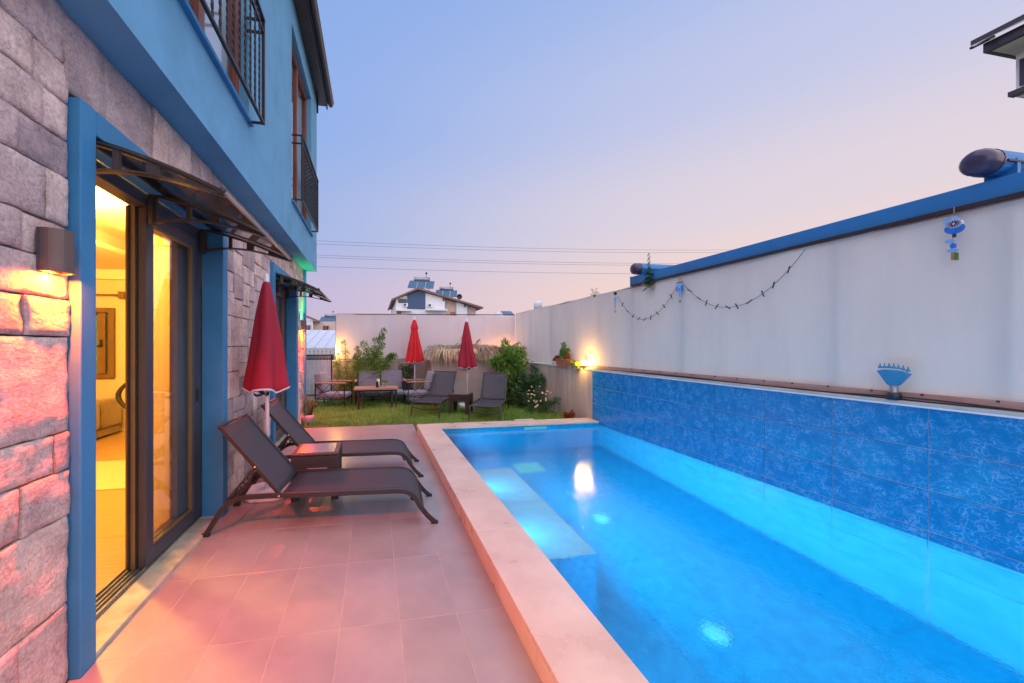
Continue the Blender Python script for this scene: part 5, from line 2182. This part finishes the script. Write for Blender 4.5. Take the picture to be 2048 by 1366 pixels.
for k in range(34):
    x = 1.50 + 2.15 * k / 33 + r.uniform(-.08, .08)
    y = r.uniform(9.66, 9.92)
    z = 1.17 + .20 * math.sin((x - 1.3) / 2.6 * math.pi) * r.uniform(.2, 1)
    dx = r.uniform(-.9, .9)
    part("fan_leaf", fan((x, y, z), (dx, -1, .0), r.uniform(.34, .50), k, 40, 1.3), M_palm if k % 3 == 0 else M_palm2, plm)
for k in range(34):
    x = 1.55 + 2.1 * r.random()
    s_ = -1 if k % 2 else 1
    if x < 2.0:
        s_ = r.choice((1, 1, -.6))
    ln_ = r.uniform(.45, .85)
    if s_ < 0:
        ln_ = min(ln_, x - 1.22)
    z = 1.20 + .24 * math.sin((x - 1.3) / 2.6 * math.pi) * r.uniform(.3, 1)
    part("frond", frond((x, r.uniform(9.68, 10.15), z), (s_, r.uniform(-.35, .2), .08), ln_, r.uniform(.05, .15), 100 + k, None, 34, .24), M_palm if k % 2 else M_palm2, plm)
for k, (x, dx, up_) in enumerate(((2.35, -.2, .9), (2.5, .4, .7), (3.3, .1, .5), (3.5, .4, .4))):
    part("frond", frond((x, 9.9, 1.25), (dx, -.1, up_), .42, .10, 300 + k, None, 16, .16), M_palm if k % 2 else M_palm2, plm)

# ------------------------------------------------------------------ gate and what stands beyond on the left
gt_ = thing("garden_gate", "cream slatted metal gate with spikes and key pattern bands at the lawn end", "gate", (-1.75, 10.2, 0))
gx0, gx1, gy = -2.5, -1.06, 10.2
n = 17
sw = (gx1 - gx0) / n
slm = {}
for i in range(n):
    x = gx0 + sw * i
    zs_ = [.24, .52, .83, 1.12] if i % 2 else [.24, .40, .68, .95, 1.12]
    for z0, z1 in zip(zs_[:-1], zs_[1:]):
        key = round(z1 - z0, 3)
        if key not in slm:
            slm[key] = bevel_mesh(B(-sw / 2 + .005, sw / 2 - .005, -.009, .009, -(z1 - z0) / 2 + .006, (z1 - z0) / 2 - .006), "slat", M_fence_slat, .002)
        shared("slat", slm[key], gt_, (x + sw / 2 + 1.75, 0, (z0 + z1) / 2))
for z in (.06, .225, 1.135, 1.225):
    part("rail", B(gx0, gx1, gy - .015, gy + .015, z - .010, z + .010), M_iron, gt_)
key_ = MB()
for (z0, z1) in ((.07, .215), (1.146, 1.215)):
    h = z1 - z0
    m_ = int((gx1 - gx0) / (h * 1.0))
    for k in range(m_):
        x = gx0 + (gx1 - gx0) * k / m_
        w = (gx1 - gx0) / m_
        t_ = h * .10
        for (a, b_, c, d) in ((.05, .15, .1, .9), (.15, .85, .8, .9), (.75, .85, .3, .8), (.35, .75, .3, .4), (.35, .45, .4, .62), (.0, 1, .0, .08)):
            key_.box(x + w * a, x + w * b_, gy - .008, gy + .008, z0 + h * c, z0 + h * d)
part("key_pattern", key_, M_fence_slat, gt_)
for k in range(15):
    x = gx0 + .05 + .098 * k
    part("spike", MB().tube([(x, gy, 1.235), (x, gy, 1.30)], .005, 5).lathe([(.0, 1.37), (.012, 1.315), (.005, 1.30)], x, gy, 6), M_iron, gt_)
part("post", B(gx1, gx1 + .03, gy - .02, gy + .02, 0, 1.25), M_iron, gt_)
o = part("hedge_strip", B(-2.6, -1.0, 10.26, 10.30, 1.10, 1.24), M_darkgreen)
tag(o, "dark strip of shade cloth behind the gate top", "cloth")

sd_ = thing("metal_roof_shed", "low outbuilding with white ribbed metal roof beyond the gate", "shed", (-2.6, 14, 0))
rf = MB().prism([(12.2, 1.33), (16.2, 2.04), (16.2, 2.09), (12.2, 1.38)], 'x', -5.2, -1.12)
part("roof", rf, M_metalroof, sd_)
for k in range(14):
    x = -5.1 + .30 * k
    part("roof_rib", MB().prism([(12.2, 1.381), (16.2, 2.091), (16.2, 2.118), (12.2, 1.408)], 'x', x, x + .03), M_metalroof, sd_)
part("wall", B(-5.1, -1.2, 12.5, 16.0, 0, 1.36), M_white_wall, sd_)
part("fascia", B(-5.2, -1.12, 12.16, 12.20, 1.18, 1.40), M_metalroof, sd_)

lh = thing("left_white_house", "small white house with red framed window seen between villa and screen", "house", (-5, 33, 0))
part("wall", B(-12, -4.40, 30, 36, 0, 3.35), M_white_wall, lh)
part("wall", B(-4.398, -2.7, 30.4, 36, 0, 3.30), M_pink_wall, lh)
part("roof", MB().prism([(-12, 6.5), (-3.95, 3.22), (-3.95, 3.34), (-12, 6.65)], 'y', 29.8, 36.2), M_roof, lh)
for (x0, x1, z0, z1) in ((-4.95, -4.55, 2.60, 3.0), (-3.75, -3.30, 2.55, 3.0)):
    y0 = 29.97 if x0 < -4.4 else 30.37
    w = part("window", B(x0, x1, y0 - .04, y0 + .02, z0, z1), M_terracotta, lh)
    part("pane", MB().box(x0 + .05, (x0 + x1) / 2 - .03, y0 - .05, y0 - .041, z0 + .05, z1 - .05).box((x0 + x1) / 2 + .03, x1 - .05, y0 - .05, y0 - .041, z0 + .05, z1 - .05), M_winglass_dark, w)


def solar_heater(x, y, z, s, label):
    t = thing("solar_water_heater", label, "solar heater", (x, y, z), group="rooftop solar water heaters")
    for k in range(3):
        x0 = x - 1.5 * s + k * 1.02 * s
        mb = MB().add([(x0, y - .9 * s, z), (x0 + .96 * s, y - .9 * s, z), (x0 + 1.36 * s, y + .6 * s, z + 1.05 * s), (x0 + .40 * s, y + .6 * s, z + 1.05 * s),
                       (x0, y - .9 * s, z + .1 * s), (x0 + .96 * s, y - .9 * s, z + .1 * s), (x0 + 1.36 * s, y + .6 * s, z + 1.15 * s), (x0 + .40 * s, y + .6 * s, z + 1.15 * s)],
                      [(0, 3, 2, 1), (4, 5, 6, 7), (0, 1, 5, 4), (1, 2, 6, 5), (2, 3, 7, 6), (3, 0, 4, 7)])
        part("collector", mb, M_solar, t)
    part("tank", MB().tube([(x - .6 * s, y + .7 * s, z + 1.35 * s), (x + 1.3 * s, y + .7 * s, z + 1.35 * s)], .26 * s, 14), M_tank, t, smooth=True)
    fr = MB()
    for xx in (x - .5 * s, x + 1.2 * s):
        fr.tube([(xx, y + .7 * s, z + 1.2 * s), (xx, y + .7 * s, z - .5 * s)], .04 * s, 5)
    fr.tube([(x + .9 * s, y + .7 * s, z + 1.5 * s), (x + .9 * s, y + .7 * s, z + 2.1 * s)], .03 * s, 5)
    part("stand", fr, M_iron, t)
    part("float_ball", rock(x + .9 * s, y + .7 * s, z + 2.1 * s, .14 * s, .14 * s, .14 * s, 3), M_iron, t, smooth=True)
    return t


solar_heater(-3.7, 33, 3.35, .45, "solar water heater on the small white house at the left")

# far white villa behind the back screen
fv = thing("far_white_villa", "white gabled villa with dark blue panel behind the back screen", "house", (7, 50, 0))
Y0 = 45
def gz_roof(x):
    pk = 4.95
    return 8.05 - (x - pk) * .262 if x > pk else 8.05 - (pk - x) * .44
part("wall", MB().prism([(2.45, 0), (8.15, 0), (8.15, gz_roof(8.15) - .15), (4.95, 7.9), (2.45, gz_roof(2.45) - .15)], 'y', Y0, Y0 + 12), M_white_wall, fv)
part("wall", MB().prism([(8.155, 0), (9.6, 0), (9.6, gz_roof(9.6) - .15), (8.155, gz_roof(8.155) - .15)], 'y', Y0 + .6, Y0 + 12), M_pink_wall, fv, label="set back wall section, light on it painted in as pale pink")  # pink render stands in for light catching the set back walls
part("wall", MB().prism([(9.605, 0), (10.9, 0), (10.9, gz_roof(10.9) - .15), (9.605, gz_roof(9.605) - .15)], 'y', Y0 + .2, Y0 + 12), M_white_wall, fv)
part("wall", MB().prism([(10.905, 0), (12.1, 0), (12.1, gz_roof(12.1) - .15), (10.905, gz_roof(10.905) - .15)], 'y', Y0 + .8, Y0 + 12), M_pink_wall, fv)  # lit tone painted in pink here too
part("gable_panel", MB().prism([(3.75, 5.75), (5.85, 5.75), (5.85, 7.62), (4.95, 7.86), (3.75, 7.40)], 'y', Y0 - .06, Y0 - .003), M_darkpanel, fv)
part("roof", MB().prism([(1.95, gz_roof(1.95) - .1), (4.95, 7.97), (12.7, gz_roof(12.7) - .1), (12.7, gz_roof(12.7) + .08), (4.95, 8.2), (1.95, gz_roof(1.95) + .08)], 'y', Y0 - .5, Y0 + 12.5), M_roof, fv)
for (x0, x1, z0, z1) in ((2.75, 3.70, 6.42, 6.88), (7.88, 8.1, 6.75, 7.1), (10.5, 10.7, 6.12, 6.4)):
    w = part("window", B(x0, x1, Y0 - .05, Y0 - .004 if x0 < 8.1 else Y0 + .19, z0, z1), M_darkpanel, fv)
    part("pane", B(x0 + .06, x1 - .06, Y0 - .07, Y0 - .051, z0 + .06, z1 - .06), M_winglass_dark, w)
part("balcony_slab", B(5.85, 8.3, Y0 - 1.0, Y0 - .005, 5.55, 5.72), M_white_wall, fv)
part("balcony_slab", B(2.45, 4.2, Y0 - .8, Y0 - .005, 5.45, 5.60), M_white_wall, fv)
part("shutter", B(2.55, 3.1, Y0 - .05, Y0 - .004, 4.9, 5.44), M_terracotta, fv)
part("shutter", B(8.9, 9.5, Y0 + .54, Y0 + .596, 4.9, 5.55), M_terracotta, fv)
for x in (3.25, 6.1):
    a = part("air_conditioner", B(x, x + .55, Y0 - .35, Y0 - .07, 5.98, 6.38), M_white_wall, fv, bevel=.02)
    part("fan_grille", MB().lathe([(0, -.01), (.15, -.008), (.17, 0)], 0, 0, 14).__class__().add(
        [(x + .22 + .16 * math.cos(6.283 * k / 14), Y0 - .365, 6.18 + .16 * math.sin(6.283 * k / 14)) for k in range(14)], [tuple(range(14))]), M_winglass_dark, a)
solar_heater(5.3, 46.0, 8.15, 1.0, "large solar water heater on the ridge of the far white villa")
solar_heater(8.6, 47.5, 7.45, .9, "smaller solar water heater on the right roof slope of the far villa")
ds = thing("satellite_dish", "round satellite dish on the far villa roof", "satellite dish", (10.0, 45.5, 6.7))
part("dish", MB().add([(10.0 + .33 * math.cos(6.283 * k / 18), 45.4 - .1 * (k % 1), 7.35 + .33 * math.sin(6.283 * k / 18)) for k in range(18)] + [(10.0, 45.55, 7.35)], [(k, (k + 1) % 18, 18) for k in range(18)]), M_iron, ds)
part("mast", MB().tube([(10.0, 45.6, 7.35), (9.9, 45.7, 6.6)], .04, 5), M_iron, ds)

wt = thing("roof_water_tank", "small pale water tank peeking over the side screen", "water tank", (11, 25, 3.6))
part("tank", MB().lathe([(0, 4.55), (.24, 4.5), (.28, 4.4), (.28, 3.95), (0, 3.94)], 11.0, 25, 18), M_metalroof, wt, smooth=True)
part("stand", MB().box(10.72, 11.28, 24.8, 25.2, 3.2, 3.94), M_white_wall, wt)
wt2 = thing("distant_rooftop", "distant rooftop with heaters just above the corner of the screens", "house", (13.5, 42, 0))
part("wall", B(12.8, 16.5, 40, 46, 0, 4.75), M_white_wall, wt2)
part("tank", MB().lathe([(0, 5.25), (.3, 5.2), (.3, 4.76), (0, 4.76)], 13.35, 41, 12), M_metalroof, wt2, smooth=True)
part("collector", MB().prism([(40.2, 4.76), (41.4, 5.3), (41.4, 5.36), (40.2, 4.82)], 'x', 13.8, 15.0), M_solar, wt2)

# right hand neighbour: only a roof corner shows above the frame's right edge
rv = thing("right_neighbour_house", "tall neighbouring house with dark eave entering at the upper right", "house", (23, 11, 0))
part("wall", B(21.4, 27, -3, 8.9, 0, 9.6), M_white_wall, rv)
part("upper_bay", B(20.62, 27, -3, 9.0, 9.6, 10.99), M_white_wall, rv)
part("soffit", B(19.60, 27, -3.5, 9.05, 11.0, 11.12), M_white_wall, rv)
part("fascia", MB().box(19.45, 19.595, -3.5, 9.15, 10.98, 11.28).box(19.6, 27, 9.06, 9.15, 10.98, 11.28), M_gutter, rv)
part("roof", MB().prism([(19.2, 11.29), (27, 15.1), (27, 15.4), (19.2, 11.45)], 'y', -3.6, 9.3), M_gutter, rv)
part("eave_stick", MB().tube([(18.62, 9.0, 10.92), (19.6, 9.0, 11.42)], .05, 5), M_gutter, rv)
wf = part("window", B(20.55, 20.618, 7.6, 8.9, 9.9, 10.75), M_gutter, rv)
part("pane", B(20.53, 20.549, 7.7, 8.8, 10.0, 10.65), M_winglass_dark, wf)
part("ledge", B(20.35, 20.61, 6.9, 9.05, 9.60, 9.75), M_gutter, rv)

# power lines
for k, (h0, h1, sag) in enumerate(((9.22, 11.3, .45), (9.0, 11.1, .50), (8.18, 9.9, .45), (8.02, 9.75, .50), (7.35, 8.9, .5))):
    pts_ = []
    for i in range(41):
        u = i / 40
        x = -14 + 60 * u
        pts_.append((x, 30, h0 + (h1 - h0) * u * u * .9 - .3 * math.sin(u * 3.14159) * sag))
    o = part("power_line", MB().tube(pts_, .011, 5), M_wire, smooth=True)
    tag(o, ("topmost power line crossing the evening sky", "second power line from the top, close under the topmost", "third power line from the top in the evening sky",
            "fourth power line from the top, close under the third", "lowest power line across the sky, nearest the roofs")[k], "power line", "power lines across the sky")

# ------------------------------------------------------------------ pergola beams and awning boxes over the side screen
pg = thing("pergola_beam", "long bright blue beam running above the side screen", "beam", (WX + .17, 2.5, 2.44))
part("beam", B(WX + .08, WX + .22, NEAR - 1, 5.43, 2.392, 2.530), M_beam, pg, bevel=.006)
part("end_cap", B(WX + .075, WX + .225, 5.431, 5.445, 2.386, 2.536), M_beam, pg, bevel=.003)
part("seal_strip", B(WX + .055, WX + .079, NEAR - 1, 5.40, 2.372, 2.402), M_stain, pg)


def awning(y, z, w, label, r_=.075, capw=.09):
    t = thing("awning_box", label, "awning box", (WX + .3, y, z), group="rolled awning cassettes on the blue beam")
    x0 = WX + .02
    n = 20
    def cyl(xa, xb, ra, rb):
        mb = MB()
        for k in range(n):
            a = 6.28318 * k / n
            mb.v.append((xa, y + ra * math.cos(a), z + ra * math.sin(a)))
        for k in range(n):
            a = 6.28318 * k / n
            mb.v.append((xb, y + rb * math.cos(a), z + rb * math.sin(a)))
        mb.f = [(k, (k + 1) % n, n + (k + 1) % n, n + k) for k in range(n)] + [tuple(range(n)), tuple(range(2 * n - 1, n - 1, -1))]
        return mb
    cap = MB()
    pr = [(0, -.030), (.45, -.028), (.75, -.018), (.93, .0), (1.0, .022), (1.0, capw)]
    for fr_, xx in pr:
        cap.v += [(x0 + xx, y + r_ * fr_ * math.cos(6.28318 * k / n), z + r_ * fr_ * math.sin(6.28318 * k / n)) for k in range(n)]
    for i in range(len(pr) - 1):
        cap.f += [(i * n + k, i * n + (k + 1) % n, (i + 1) * n + (k + 1) % n, (i + 1) * n + k) for k in range(n)]
    part("end_cap", cap, M_beamcap, t, smooth=True)
    part("end_ring", cyl(x0 + capw - .012, x0 + capw - .001, r_ * 1.03, r_ * 1.03), M_beamcap, t)
    part("cassette", cyl(x0 + capw, x0 + w, r_ * .99, r_ * .99), M_beam, t, bevel=.003)
    part("front_slot", B(x0 + capw + .01, x0 + w, y - r_ - .006, y - r_ + .01, z - .022, z - .010), M_stain, t)
    part("bracket", B(x0 + .18, x0 + .21, y - r_ * 1.05, y + r_ * .6, 2.531, z + .005), M_beam, t)
    return t


awning(1.85, 2.655, 3.5, "blue awning roll with dark cap above the near end of the screen", .085)
awning(5.28, 2.625, 4.5, "blue awning roll with dark cap above the far end of the beam", .085)

# ------------------------------------------------------------------ small things on the side screen
SX = WX + .045


def garland(y0, z0, y1, z1, zm, n, label):
    t = thing("peg_garland", label, "garland", (SX, (y0 + y1) / 2, z0), group="black light garlands on the side screen")
    pts_ = []
    for k in range(41):
        u = k / 40
        z = z0 + (z1 - z0) * u
        zc = z - (z0 * (1 - .5) + z1 * .5 - zm) * 4 * u * (1 - u)
        pts_.append(Vector((SX, y0 + (y1 - y0) * u, zc)))
    part("cord", MB().tube(pts_, .0025, 5), M_cord, t, smooth=True)
    for k in range(1, n + 1):
        u = k / (n + 1)
        i = int(u * 40)
        p = pts_[i]
        a = rng.uniform(-1.1, 1.1)
        d = Vector((-.01, math.sin(a), math.cos(a))) * .034
        part("bulb_holder", MB().tube([p - d, p + d], .0062, 6), M_black, t)


garland(5.72, 2.27, 4.42, 2.27, 1.845, 9, "dark cord garland sagging between the two smaller charms")
garland(4.35, 2.26, 2.90, 2.34, 1.885, 10, "dark cord garland sagging from the double charm to the beam")

nz_ = thing("blue_wheel_charm", "blue wind charm with white wheel hanging from the beam at right", "wind charm", (SX - .01, 1.955, 2.34))
cx, cy = SX - .012, 1.955
def disc(y, z, ry, rz_, th, mt, name, t, n=22):
    mb = MB()
    for xx in (cx - th, cx + th):
        mb.v += [(xx, y + ry * math.cos(6.28318 * k / n), z + rz_ * math.sin(6.28318 * k / n)) for k in range(n)]
    mb.f = [tuple(range(n)), tuple(range(2 * n - 1, n - 1, -1))] + [(k, (k + 1) % n, n + (k + 1) % n, n + k) for k in range(n)]
    return part(name, mb, mt, t)
part("string", MB().tube([(cx, cy, 2.40), (cx, cy + .01, 2.05)], .0025, 5), M_rust, nz_)
disc(cy + .01, 2.305, .042, .030, .006, M_lightblue, "upper_shell", nz_)
disc(cy - .002, 2.252, .046, .036, .008, M_blueglass, "blue_disc", nz_)
disc(cy - .004, 2.283, .036, .030, .012, M_white, "white_wheel", nz_)
for k in range(14):
    a = 6.283 * k / 14
    part("spoke", MB().tube([(cx - .014, cy - .004 + .008 * math.cos(a), 2.283 + .008 * math.sin(a)), (cx - .014, cy - .004 + .034 * math.cos(a), 2.283 + .028 * math.sin(a))], 0, flat=(.0035, .0035)), M_navy, nz_)
disc(cy + .020, 2.170, .022, .014, .006, M_lightblue, "shell", nz_)
disc(cy - .0, 2.205, .008, .014, .006, M_navy, "bead", nz_)
disc(cy + .004, 2.135, .016, .020, .007, M_blueglass, "star", nz_, 5)
disc(cy + .008, 2.105, .026, .014, .006, M_lightblue, "shell", nz_)
part("tassel", B(cx - .008, cx + .008, cy - .004, cy + .012, 2.04, 2.09), M_terracotta, nz_)
part("tassel", B(cx - .009, cx + .007, cy - .018, cy - .005, 2.035, 2.085), M_weed, nz_)


def charm(y, z, double, label):
    t = thing("seashell_charm", label, "wind charm", (SX - .01, y, z), group="blue beaded charms on the side screen")
    part("string", MB().tube([(cx, y, z + .08), (cx, y, z - .24)], .0022, 5), M_rust, t)
    if double:
        for s in (-1, 1):
            part("string", MB().tube([(cx, y + s * .012, z + .09), (cx, y + s * .026, z + .02)], .003, 5), M_rust, t)
            disc(y + s * .026, z - .045, .016, .055, .008, M_lightblue, "tassel", t, 12)
            disc(y + s * .040, z - .062, .010, .040, .010, M_blueglass, "tassel", t, 12)
        part("cross_bar", B(cx - .006, cx + .006, y - .055, y + .055, z + .015, z + .023), M_stain, t)
        disc(y, z - .02, .022, .036, .010, M_lightblue, "shell", t, 12)
    else:
        disc(y, z + .07, .030, .026, .012, M_stain, "knot", t, 10)
        disc(y, z - .01, .020, .030, .008, M_lightblue, "shell", t, 12)
        disc(y, z - .07, .016, .030, .008, M_lightblue, "shell", t, 12)
    disc(y, z - .13, .007, .045, .006, M_lightblue, "bead_string", t, 8)
    disc(y, z - .225, .012, .018, .007, M_rust, "end_bead", t, 10)


charm(4.385, 2.255, True, "double blue tassel charm where the two garlands meet")
charm(5.76, 2.245, False, "single blue charm at the far end of the garland")

# fan shaped water nozzle on the wall top
nzl = thing("fan_water_nozzle", "turquoise fan shaped spout with row of small jets on the wall top", "water spout", (WX + .03, 2.26, 1.046))
yc = 2.255
xx0 = WX + .0
fanp = [(yc - .030, 1.155), (yc + .030, 1.155), (yc + .095, 1.262), (yc + .05, 1.272), (yc, 1.270), (yc - .05, 1.262), (yc - .095, 1.245)]
part("fan_body", MB().prism(fanp, 'x', xx0 - .012, xx0 + .028), M_cyanfan, nzl, bevel=.006)
part("neck", MB().lathe([(.026, 1.10), (.026, 1.12), (.022, 1.13), (.026, 1.156)], xx0 + .008, yc, 18), M_tank, nzl, smooth=True)
part("collar", MB().lathe([(0, 1.047), (.042, 1.047), (.042, 1.085), (.034, 1.102), (.0, 1.103)], xx0 + .010, yc, 20), M_black, nzl, smooth=True)
for k in range(7):
    y = yc - .080 + .027 * k
    z = 1.262 + .010 * math.sin(k / 6 * 3.14) + .003 * k
    part("jet_cap", MB().lathe([(.011, z), (.012, z + .012), (.006, z + .018), (.003, z + .038), (0, z + .040)], xx0 + .008, y, 10), M_cyanfan, nzl, smooth=True)

print("stones", n_stone, "objects", len(bpy.data.objects))
